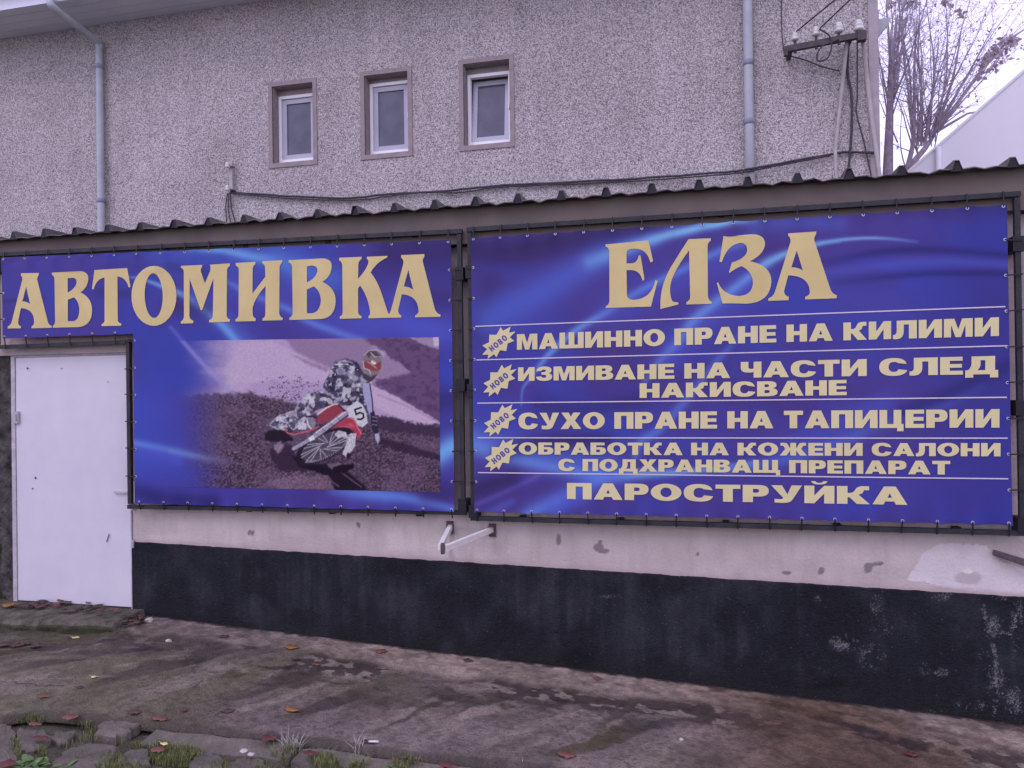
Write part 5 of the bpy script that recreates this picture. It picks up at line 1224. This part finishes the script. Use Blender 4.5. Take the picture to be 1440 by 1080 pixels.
# eyelets and cable ties
def eyelet(parent, x, z, y, tx, tz, rip):
    yy = float(rip(np.array([x]), np.array([z]))[0])
    n = 10; vs = []; fs = []
    for (r, h) in ((.004, 0), (.005, -.003), (.009, -.003), (.010, .0)):
        for k in range(n): vs.append((x + r * math.cos(2 * math.pi * k / n), yy - .001 + h, z + r * math.sin(2 * math.pi * k / n)))
    for i in range(3):
        for k in range(n): fs.append((i * n + k, i * n + (k + 1) % n, (i + 1) * n + (k + 1) % n, (i + 1) * n + k))
    MB().add(vs, fs).build('eyelet', 'eyelet', parent)
    MB().beam((x, yy - .004, z), (tx, FYb - .026, tz), .008, .005, (0, 1, 0)).build('cable_tie', 'tie', parent)
n = 17
for k in range(n + 1):
    x = RX[0] + .02 + (RX[1] - RX[0] - .04) * k / n
    eyelet(rb, x, RZ[1] - .014, 0, x + random.uniform(-.006, .006), zT + .018, rrip)
    eyelet(rb, x, RZ[0] + .016, 0, x + random.uniform(-.006, .006), zB - .018, rrip)
for k in range(1, 9):
    z = RZ[0] + (RZ[1] - RZ[0]) * k / 9
    eyelet(rb, RX[0] + .014, z, 0, RFX[0] - .018, z + random.uniform(-.01, .01), rrip); eyelet(rb, RX[1] - .014, z, 0, RFX[1] + .02, z + random.uniform(-.01, .01), rrip)
n = 18
for k in range(n + 1):
    x = LX0 + .02 + (LX1 - LX0 - .04) * k / n; t = (x - LX0) / (LX1 - LX0); zt_ = LZ1a + (LZ1b - LZ1a) * t
    eyelet(lb, x, zt_ - .014, 0, x + random.uniform(-.006, .006), lzT0 + (lzT1 - lzT0) * t + .018, lrip)
    if x > LXD: eyelet(lb, x, LZ0 + .016, 0, x, lzB0 - .016, lrip)
    else: eyelet(lb, x, LZD + .014, 0, x, lzD0 + (lzD1 - lzD0) * t - .016, lrip)
for k in range(1, 9):
    z = LZ0 + (LZ1b - LZ0) * k / 9
    eyelet(lb, LX1 - .014, z, 0, lxR + .018, z, lrip)
    if z < LZD: eyelet(lb, LXD + .014, z, 0, lxD - .02, z + random.uniform(-.01, .01), lrip)
    else: eyelet(lb, LX0 + .014, z, 0, lxL - .018, z, lrip)

# white folding bracket on the wall
br = thing('wall_bracket', (-1.62, WY, .70), 'white painted steel bracket, V-shaped, sticking out under the gap between the banners', 'bracket')
tip = np.array((-1.60, -.55, .70)); a = W(632, 741, WY - .02); b = W(692, 745, WY - .02)
MB().beam((a[0], a[1] + .03, a[2]), tip + np.array((-.015, 0, .004)), .03, .035).build('arm', 'white_steel', br)
MB().beam((b[0], b[1] + .03, b[2]), tip + np.array((.012, .012, -.006)), .03, .035).build('arm', 'white_steel', br)
MB().lathe((tip[0], tip[1], tip[2] - .04), [(.012, 0), (.014, .01), (.014, .06), (.01, .07)], 10).build('bolt', 'rusty', br)
for p in (a, b): MB().box((p[0] - .025, WY - .018, p[2] - .05), (p[0] + .025, WY + .02, p[2] + .04)).build('mounting_plate', 'rusty', br)
# iron bar at the right end
ib = W(1396, 776, WY - .03); ie = W(1470, 798, WY - .12)
o = MB().beam(ib, ie, .03, .025); o = o.beam(np.array(ib) + (0, 0, -.012), np.array(ie) + (0, -.02, -.03), .012, .012).build('iron_bar', 'rusty', None, False, ib)
tag(o, 'rusty iron bar sticking out of the wall below the right end of the services banner', 'iron bar')

# ================================================================== FALLEN LEAVES, CRUMBS
def leaf(px, py, size, ang, kind, label, dz=0.006, curl=.18, group='fallen leaves', on=None):
    p = G(px, py) if on is None else on
    n = 7; vs = []; fs = []
    w = random.uniform(.32, .48)
    for i in range(n + 1):
        t = i / n; l = (t - .5) * size; h = w * size * (math.sin(math.pi * min(1, t * 1.06 + .0)) ** .8 if t < .95 else .05)
        zc = curl * size * ((t - .5) ** 2) * random.uniform(.7, 1.3)
        for s_ in (-1, 0, 1):
            ww = h * s_ * random.uniform(.55, 1.2)
            vs.append((l, ww, zc + abs(s_) * curl * h * .5 + random.uniform(-.003, .003)))
    for i in range(n):
        for k in range(2): fs.append((i * 3 + k, (i + 1) * 3 + k, (i + 1) * 3 + k + 1, i * 3 + k + 1))
    m0 = len(vs); vs += [(-.5 * size, .002, .004), (-.5 * size, -.002, .004), (-.72 * size, 0, .008)]; fs.append((m0, m0 + 1, m0 + 2))
    ca, sa = math.cos(ang), math.sin(ang)
    ws = [(p[0] + x * ca - y * sa, p[1] + x * sa + y * ca, z + (apron_z(np.array([p[0]]), np.array([p[1]]))[0] if on is None else p[2]) + dz + GA * (x * ca - y * sa)) for x, y, z in vs]
    mn = min(w_[2] for w_ in ws)
    o = MB().add(ws, fs).build('fallen_leaf', LEAF[kind], None, True, (p[0], p[1], mn))
    md = o.modifiers.new('thickness', 'SOLIDIFY'); md.thickness = 0.0015
    return tag(o, label, 'leaf', group)
LV = [(62, 980, .10, .2, 'terracotta', 'pale terracotta leaf alone on the concrete near the left edge'), (98, 1010, .12, .3, 'terracotta', 'terracotta leaf on the apron edge left of the pale broken flagstone'),
      (50, 1020, .10, .1, 'terracotta', 'upper of two reddish leaves on a grey flagstone'), (58, 1040, .12, .2, 'red', 'lower of two reddish leaves on a grey flagstone'),
      (190, 1003, .10, .3, 'brown', 'brown leaf just above the pale broken flagstone'), (225, 1012, .12, .1, 'terracotta', 'terracotta leaf on the apron edge right of the pale broken flagstone'),
      (321, 1001, .10, .7, 'brown', 'dark brown leaf in the middle of the concrete, tilted'), (411, 999, .12, .0, 'orange', 'orange leaf in the middle of the concrete'),
      (411, 913, .14, .1, 'orange', 'large orange leaf against the foot of the black plinth'), (417, 929, .07, .4, 'dark', 'small dark leaf below the large orange one'),
      (379, 1039, .13, .9, 'red', 'dark red leaf lying across the kerb beside the tall grass'), (437, 1060, .11, .2, 'red', 'reddish leaf at the right side of the tall grass'),
      (536, 919, .11, .05, 'terracotta', 'reddish leaf at the foot of the plinth below the left banner'), (840, 958, .08, .0, 'terracotta', 'small rust leaf at the foot of the plinth below the services banner'),
      (797, 1064, .13, .0, 'terracotta', 'terracotta leaf on the open concrete at the lower middle'), (133, 953, .06, .3, 'yellow', 'small pale yellow leaf alone on the concrete'),
      (231, 1047, .06, .0, 'yellow', 'small pale yellow leaf in the grass'), (222, 1056, .10, .2, 'terracotta', 'terracotta leaf in the grass below the small yellow one'),
      (1281, 1062, .10, .0, 'red', 'dark red leaf on the concrete at the lower right'), (629, 1077, .12, .0, 'red', 'reddish leaf at the lower edge beside the grass'), (566, 1065, .1, .4, 'brown', 'brown leaf behind the right-hand grass tuft'),
      (658, 932, .10, .0, 'brown', 'pale brown leaf at the foot of the plinth under the gap between the banners'), (519, 1044, .09, .2, 'dark', 'black rotten leaf beside the cigarette butt'),
      (260, 1000, .06, .4, 'red', 'tiny red leaf left of the tilted brown leaf'), (315, 898, .1, .3, 'brown', 'brown leaf at the foot of the plinth near the door'), (445, 935, .08, 0, 'terracotta', 'pale rusty leaf right of the small dark one'), (10, 1076, .12, .3, 'red', 'reddish leaf in the lower left corner'),
      (112, 968, .07, .2, 'brown', 'faint brown leaf right of the pale terracotta one'), (106, 887, .07, .3, 'yellow', 'pale crumpled leaf in front of the step')]
for (px, py, s_, a, k, lab) in LV: leaf(px, py, s_ * .8, a, k, lab)
# litter below the door and in front of the step
for i in range(34):
    x = random.uniform(-5.4, -4.45); y = random.uniform(-.12, .10)
    leaf(0, 0, random.uniform(.05, .10), random.uniform(0, 6), random.choice(['brown', 'dark', 'red', 'brown', 'terracotta']), 'small leaf in the litter on the door step', on=np.array((x, y, STOP + .012 + random.uniform(0, .02))), group='leaf litter on the step')
for i in range(16):
    p = G(random.uniform(168, 206), random.uniform(872, 886)); leaf(0, 0, random.uniform(.05, .09), random.uniform(0, 6), random.choice(['brown', 'dark', 'red']), 'small dark leaf in the heap between step and plinth', on=np.array((p[0], p[1], apron_z(p[0], p[1]) + random.uniform(.008, .04))), group='leaf heap beside the step')
for i in range(8):
    p = G(random.uniform(0, 60), random.uniform(890, 905)); leaf(0, 0, random.uniform(.06, .12), random.uniform(0, 6), random.choice(['red', 'brown']), 'dull reddish leaf scattered in front of the left end of the step', on=np.array((p[0], p[1], apron_z(p[0], p[1]) + .008)), group='reddish leaves in front of the step')
p = W(16, 843, -.05); leaf(0, 0, .16, .4, 'orange', 'large orange leaf on the step at the foot of the dark masonry', on=np.array((p[0], p[1], STOP + .015)))
cb = G(526, 1046)
o = MB().tube([(cb[0] - .03, cb[1] - .004, cb[2] + .012), (cb[0] + .025, cb[1] + .006, cb[2] + .012)], .006, 8).build('cigarette_butt', 'porcelain', None, True, cb); tag(o, 'white cigarette butt on the edge of the concrete', 'cigarette butt')
def crumb(px, py, s, label):
    p = G(px, py); bm = bmesh.new(); bmesh.ops.create_icosphere(bm, subdivisions=2, radius=s)
    for v in bm.verts: v.co = Vector((v.co.x * random.uniform(.7, 1.3), v.co.y * random.uniform(.7, 1.2), v.co.z * random.uniform(.4, .7)))
    me = bpy.data.meshes.new('stone_chip'); bm.to_mesh(me); bm.free()
    o = link('stone_chip', me, 'pebble', None, False, None, (p[0], p[1], apron_z(np.array([p[0]]), np.array([p[1]]))[0] + s * .3)); tag(o, label, 'stone', 'pale chips on the ground')
crumb(237, 902, .022, 'pale chip of plaster on the concrete near the door'); crumb(209, 876, .035, 'pale round stone in the leaf heap beside the step'); crumb(343, 1057, .02, 'small white chip in the soil below the kerb'); crumb(958, 1041, .012, 'tiny white chip on the open concrete')
crumb(353, 1062, .018, 'grey chip beside the small white one in the soil')

# ================================================================== GRASS AND WEEDS
def blades(name, spots, label, m='grass'):
    vs = []; fs = []
    for (px, py, rx, ry, n, h0, h1) in spots:
        for _ in range(int(n * .9)):
            a = random.uniform(0, 6.28); r = math.sqrt(random.random())
            p = G(px + rx * r * math.cos(a), py + ry * r * math.sin(a)); h = random.uniform(h0, h1) * .7; w = random.uniform(.001, .0022); b = random.uniform(0, 6.28); le = random.uniform(.6, 1.8) * h
            if name == 'grass' and float(fbm(np.array([p[0] * 9]), np.array([p[1] * 11]), 3, 77)[0]) + random.uniform(-.08, .08) < .5: continue
            z0 = gz(p[0], p[1]) - .045; n0 = len(vs); dx, dy = math.cos(b), math.sin(b)
            for (t, ww) in ((0, 1), (.5, .8), (1, .05)):
                x = p[0] + dx * le * t * t; y = p[1] + dy * le * t * t; z = z0 + (h + .05) * t * (1 - .25 * t)
                vs += [(x - dy * w * ww, y + dx * w * ww, z), (x + dy * w * ww, y - dx * w * ww, z)]
            fs += [(n0, n0 + 1, n0 + 3, n0 + 2), (n0 + 2, n0 + 3, n0 + 5, n0 + 4)]
    o = MB().add(vs, fs).build(name, m); tag(o, label, 'grass', None, 'stuff'); return o
blades('grass', [(250, 1056, 40, 12, 1500, .01, .035), (160, 1076, 60, 8, 900, .01, .04), (210, 1040, 30, 6, 500, .01, .025), (300, 1066, 25, 10, 250, .01, .03), (405, 1056, 24, 12, 900, .02, .09), (440, 1064, 40, 12, 900, .01, .04), (545, 1072, 55, 9, 1600, .02, .06),
                 (120, 1018, 18, 6, 350, .008, .025), (40, 1004, 22, 4, 250, .006, .02), (20, 1048, 10, 16, 250, .008, .02), (65, 1050, 12, 8, 250, .008, .03), (140, 1062, 40, 12, 350, .008, .02), (470, 1085, 200, 14, 1800, .01, .04), (180, 1035, 12, 6, 200, .008, .02), (350, 1075, 40, 12, 300, .006, .02), (100, 1030, 40, 14, 350, .005, .015)],
       'short grass growing in the joints in front of the apron')
blades('dry_grass', [(504, 1050, 6, 6, 14, .06, .13), (410, 1046, 14, 6, 60, .05, .10), (360, 890, 60, 3, 30, .02, .05), (300, 884, 40, 3, 30, .02, .04), (734, 1078, 5, 3, 8, .04, .09)], 'dry straw-coloured grass stalks at the apron edge', 'pebble')
def weed(px, py, n, s, label):
    p = G(px, py); vs = []; fs = []
    for _ in range(n):
        b = random.uniform(0, 6.28); l = s * random.uniform(.5, 1.2); w = l * random.uniform(.25, .4); n0 = len(vs); e = random.uniform(.15, .9); ox, oy = random.uniform(-.06, .06), random.uniform(-.05, .05)
        dx, dy = math.cos(b), math.sin(b)
        for t, ww in ((0, .1), (.35, .9), (.7, 1), (1, .1)):
            x = p[0] + ox + dx * l * t; y = p[1] + oy + dy * l * t; z = gz(p[0], p[1]) - .03 + l * e * math.sin(t * 2.2) * .6
            vs += [(x - dy * w * ww * .5, y + dx * w * ww * .5, z), (x + dy * w * ww * .5, y - dx * w * ww * .5, z)]
        for k in range(3): fs.append((n0 + 2 * k, n0 + 2 * k + 1, n0 + 2 * k + 3, n0 + 2 * k + 2))
    o = MB().add(vs, fs).build('weed', 'weed', None, True, (p[0], p[1], gz(p[0], p[1]) - .05)); tag(o, label, 'weed', 'weeds among the flagstones')
weed(48, 1068, 34, .075, 'broad-leaved green weed at the lower left between the flagstones'); weed(72, 1078, 16, .06, 'small green weed beside the broad-leaved one'); weed(147, 1078, 14, .05, 'low weed below the broad grey flagstone'); weed(556, 1078, 26, .05, 'bushy little weed in the right-hand grass tuft')

# ================================================================== TREE AND WHITE SHED BEYOND
def branchy(root_px, Y, specs, rng):
    """specs: trunk polylines in survey pixels with radii; shoots grow off them"""
    main = MB(); tw = MB(); lv = []
    def grow(p, d, L, r, depth):
        n = max(4, int(L / .22)); pts = [p.copy()]; dd = d.copy(); rs = [r]
        for i in range(n):
            dd = (dd + Vector((rng.uniform(-.11, .11), rng.uniform(-.1, .1), rng.uniform(-.03, .08)))).normalized()
            pts.append(pts[-1] + dd * (L / n)); rs.append(r * (1 - .8 * (i + 1) / n))
            if depth < 2 and i > 0 and rng.random() < (1.0 if depth == 0 else .75):
                a = Vector((rng.uniform(-1, 1.2), rng.uniform(-1, 1), rng.uniform(-.3, .6))).normalized()
                grow(pts[-1], (dd * .55 + a * .85).normalized(), L * rng.uniform(.18, .40), max(.004, rs[-1] * .5), depth + 1)
        (main if depth == 0 else tw).tube(pts, rs, 6 if depth == 0 else 3, False)
        if depth >= 1:
            for _ in range(rng.choice((0, 0, 1))): lv.append(pts[-1] + Vector((rng.uniform(-.05, .05), rng.uniform(-.05, .05), rng.uniform(-.08, .0))))
    for poly, r0_, r1_, shoots in specs:
        shoots = [(a, b, c, d, e, f * .68) for a, b, c, d, e, f in shoots]
        pts = [Vector(W(x, y, Y + dy)) for x, y, dy in poly]
        pts = [Vector(q) for q in smooth_pts([tuple(q) for q in pts], 4)]
        rs = [r0_ + (r1_ - r0_) * i / (len(pts) - 1) for i in range(len(pts))]
        main.tube(pts, rs, 9)
        for (px, py, tx, ty, L, r) in shoots:
            p = Vector(W(px, py, Y)); q = Vector(W(tx, ty, Y + rng.uniform(-1.2, 1.2)))
            grow(p, (q - p).normalized(), (q - p).length * L, r, 0)
    return main, tw, lv
rng = random.Random(5)
tree = thing('bare_tree', W(1252, 400, 9.0), 'bare tree with many upright shoots beyond the corner of the pebbledashed building', 'tree')
S1 = [(1246 + 2 * k % 14, 190 - 9 * k, 1236 + (k * 37) % 70, -30 + (k * 23) % 60, 1.1, .016) for k in range(12)] + [(1250, 130, 1246, -20, 1.2, .035), (1252, 110, 1262, -10, 1.2, .03), (1258, 120, 1285, -20, 1.2, .032), (1254, 150, 1290, 20, 1.3, .03), (1256, 140, 1310, -20, 1.2, .028), (1248, 140, 1238, 40, 1.2, .022), (1255, 165, 1240, 60, 1.2, .022),
      (1258, 125, 1272, -30, 1.2, .03), (1256, 160, 1300, 60, 1.0, .02), (1250, 100, 1255, -30, 1.1, .028), (1262, 200, 1240, 130, 1.1, .02)]
S2 = [(1284 + (5 * k) % 34, 210 - (7 * k) % 40, 1270 + (k * 41) % 150, -30 + (k * 29) % 110, 1.15, .015) for k in range(16)] + [(1284, 200, 1285, 20, 1.3, .034), (1286, 195, 1282, -20, 1.2, .03), (1290, 205, 1330, -10, 1.2, .034), (1290, 200, 1318, 40, 1.2, .026), (1296, 200, 1300, 60, 1.1, .022), (1300, 200, 1322, 90, 1.2, .04), (1305, 190, 1340, 30, 1.2, .032), (1312, 190, 1356, 20, 1.25, .034),
      (1300, 205, 1338, 80, 1.2, .04), (1310, 190, 1395, 70, 1.25, .034), (1315, 185, 1430, 90, 1.15, .026), (1290, 215, 1258, 150, 1.1, .022), (1284, 215, 1262, 110, 1.2, .02), (1312, 185, 1370, 110, 1.1, .022), (1314, 184, 1420, 40, 1.2, .022), (1310, 190, 1400, 20, 1.2, .022), (1306, 195, 1375, 0, 1.2, .022), (1316, 182, 1440, 60, 1.1, .018), (1296, 205, 1250, 60, 1.1, .018), (1290, 210, 1320, 150, 1.2, .016), (1285, 215, 1250, 200, 1.2, .016), (1275, 240, 1245, 170, 1.2, .018), (1320, 180, 1380, 130, 1.0, .018), (1296, 205, 1310, 110, 1.1, .024), (1290, 215, 1276, 120, 1.0, .02), (1305, 200, 1345, 120, 1.0, .02), (1300, 205, 1285, 90, 1.1, .02)]
specs = [([(1243, 420, 0), (1247, 300, 0), (1250, 200, 0), (1254, 100, 0), (1262, 20, .2)], .13, .012, S1), ([(1262, 420, 0), (1270, 300, 0), (1276, 240, 0), (1285, 190, 0), (1286, 90, 0), (1290, 20, .2)], .07, .008, S2), ([(1268, 320, 0), (1280, 240, 0), (1302, 207, 0), (1316, 182, .1), (1340, 110, .1), (1352, 40, .2)], .065, .008, [])]
main, tw, lv = branchy((1252, 400), 9.0, specs, rng)
main.build('trunk', 'bark', tree, True); tw.build('crown', 'twig', tree)
mbl = MB()
def tree_leaf(p, s):
    a = Vector((rng.uniform(-1, 1), rng.uniform(-1, 1), rng.uniform(-1.2, .2))).normalized(); b = a.cross(Vector((rng.uniform(-1, 1), rng.uniform(-1, 1), .3))).normalized()
    mbl.add([p, p + a * s * .5 + b * s * .3, p + a * s, p + a * s * .5 - b * s * .3], [(0, 1, 2, 3)])
for p in lv: tree_leaf(p, rng.uniform(.03, .07))
for (px, py, rx, ry, n) in ((1408, 66, 22, 9, 90), (1390, 82, 16, 7, 60), (1378, 100, 5, 12, 26), (1402, 90, 14, 6, 30), (1420, 55, 10, 8, 40), (1252, 2, 5, 6, 16), (1276, 2, 4, 6, 14), (1288, 4, 5, 6, 18), (1335, 2, 6, 5, 14), (1352, 18, 5, 10, 20), (1330, 0, 5, 4, 10), (1395, 60, 40, 30, 60), (1360, 60, 40, 40, 60), (1330, 110, 40, 40, 80)):
    for _ in range(n):
        a = rng.uniform(0, 6.28); r = math.sqrt(rng.random())
        tree_leaf(Vector(W(px + rx * r * math.cos(a) + ry * 0, py + ry * r * math.sin(a) - (rx * .5 * r * math.cos(a) if rx > 12 and rx < 30 else 0), 9 + rng.uniform(-.3, .3))), rng.uniform(.05, .13) if rx < 30 else rng.uniform(.03, .06))
mbl.build('dry_leaves', 'dry_leaf', tree)['kind'] = 'stuff'
# branch that carries the clump of dry leaves
mb = MB(); mb.tube([W(1318, 185, 9), W(1350, 140, 9.1), (W(1385, 92, 9.1)), W(1420, 55, 9), W(1450, 35, 9)], [.035, .03, .025, .02, .012], 6); mb.tube([W(1316, 186, 9), W(1360, 160, 9), W(1410, 150, 9.2)], [.025, .018, .008], 5); mb.build('branch', 'bark', tree, True)

SY = 6.6
sh = thing('white_shed', W(1400, 400, SY), 'white sheet-clad shed whose sloping roof line rises to the right edge', 'shed')
e0 = W(1262, 252, SY); e1 = W(1440, 97, SY); k_ = (e1[2] - e0[2]) / (e1[0] - e0[0]); xr = e1[0] + 2.2; zr = e1[2] + k_ * 2.2
def shed_pt(x): return e0[2] + k_ * (x - e0[0])
xp = W(1318, 220, SY)[0]; xl_ = e0[0] + .05

mb = MB()
mb.add([(xl_, SY, -.5), (xr, SY, -.5), (xr, SY, zr - .03), (xl_, SY, shed_pt(xl_) - .03), (xl_, SY + 6, -.5), (xr, SY + 6, -.5), (xr, SY + 6, zr - .03), (xl_, SY + 6, shed_pt(xl_) - .03)],
       [(0, 1, 2, 3), (5, 4, 7, 6), (4, 0, 3, 7), (1, 5, 6, 2)]); mb.build('wall', 'canvas', sh)
mb = MB(); mb.add([(e0[0], SY - .02, e0[2]), (xr, SY - .02, zr), (xr, SY + 6.1, zr), (e0[0], SY + 6.1, e0[2]), (e0[0], SY - .02, e0[2] - .04), (xr, SY - .02, zr - .04), (xr, SY + 6.1, zr - .06), (e0[0], SY + 6.1, e0[2] - .06)],
                  [(0, 1, 2, 3), (7, 6, 5, 4), (0, 4, 5, 1), (1, 5, 6, 2), (2, 6, 7, 3), (3, 7, 4, 0)]); mb.build('roof', 'canvas', sh)
MB().tube([(xp, SY - .05, -.5), (xp, SY - .05, shed_pt(xp) - .05)], .035, 10).build('corner_post', 'canvas', sh, True)
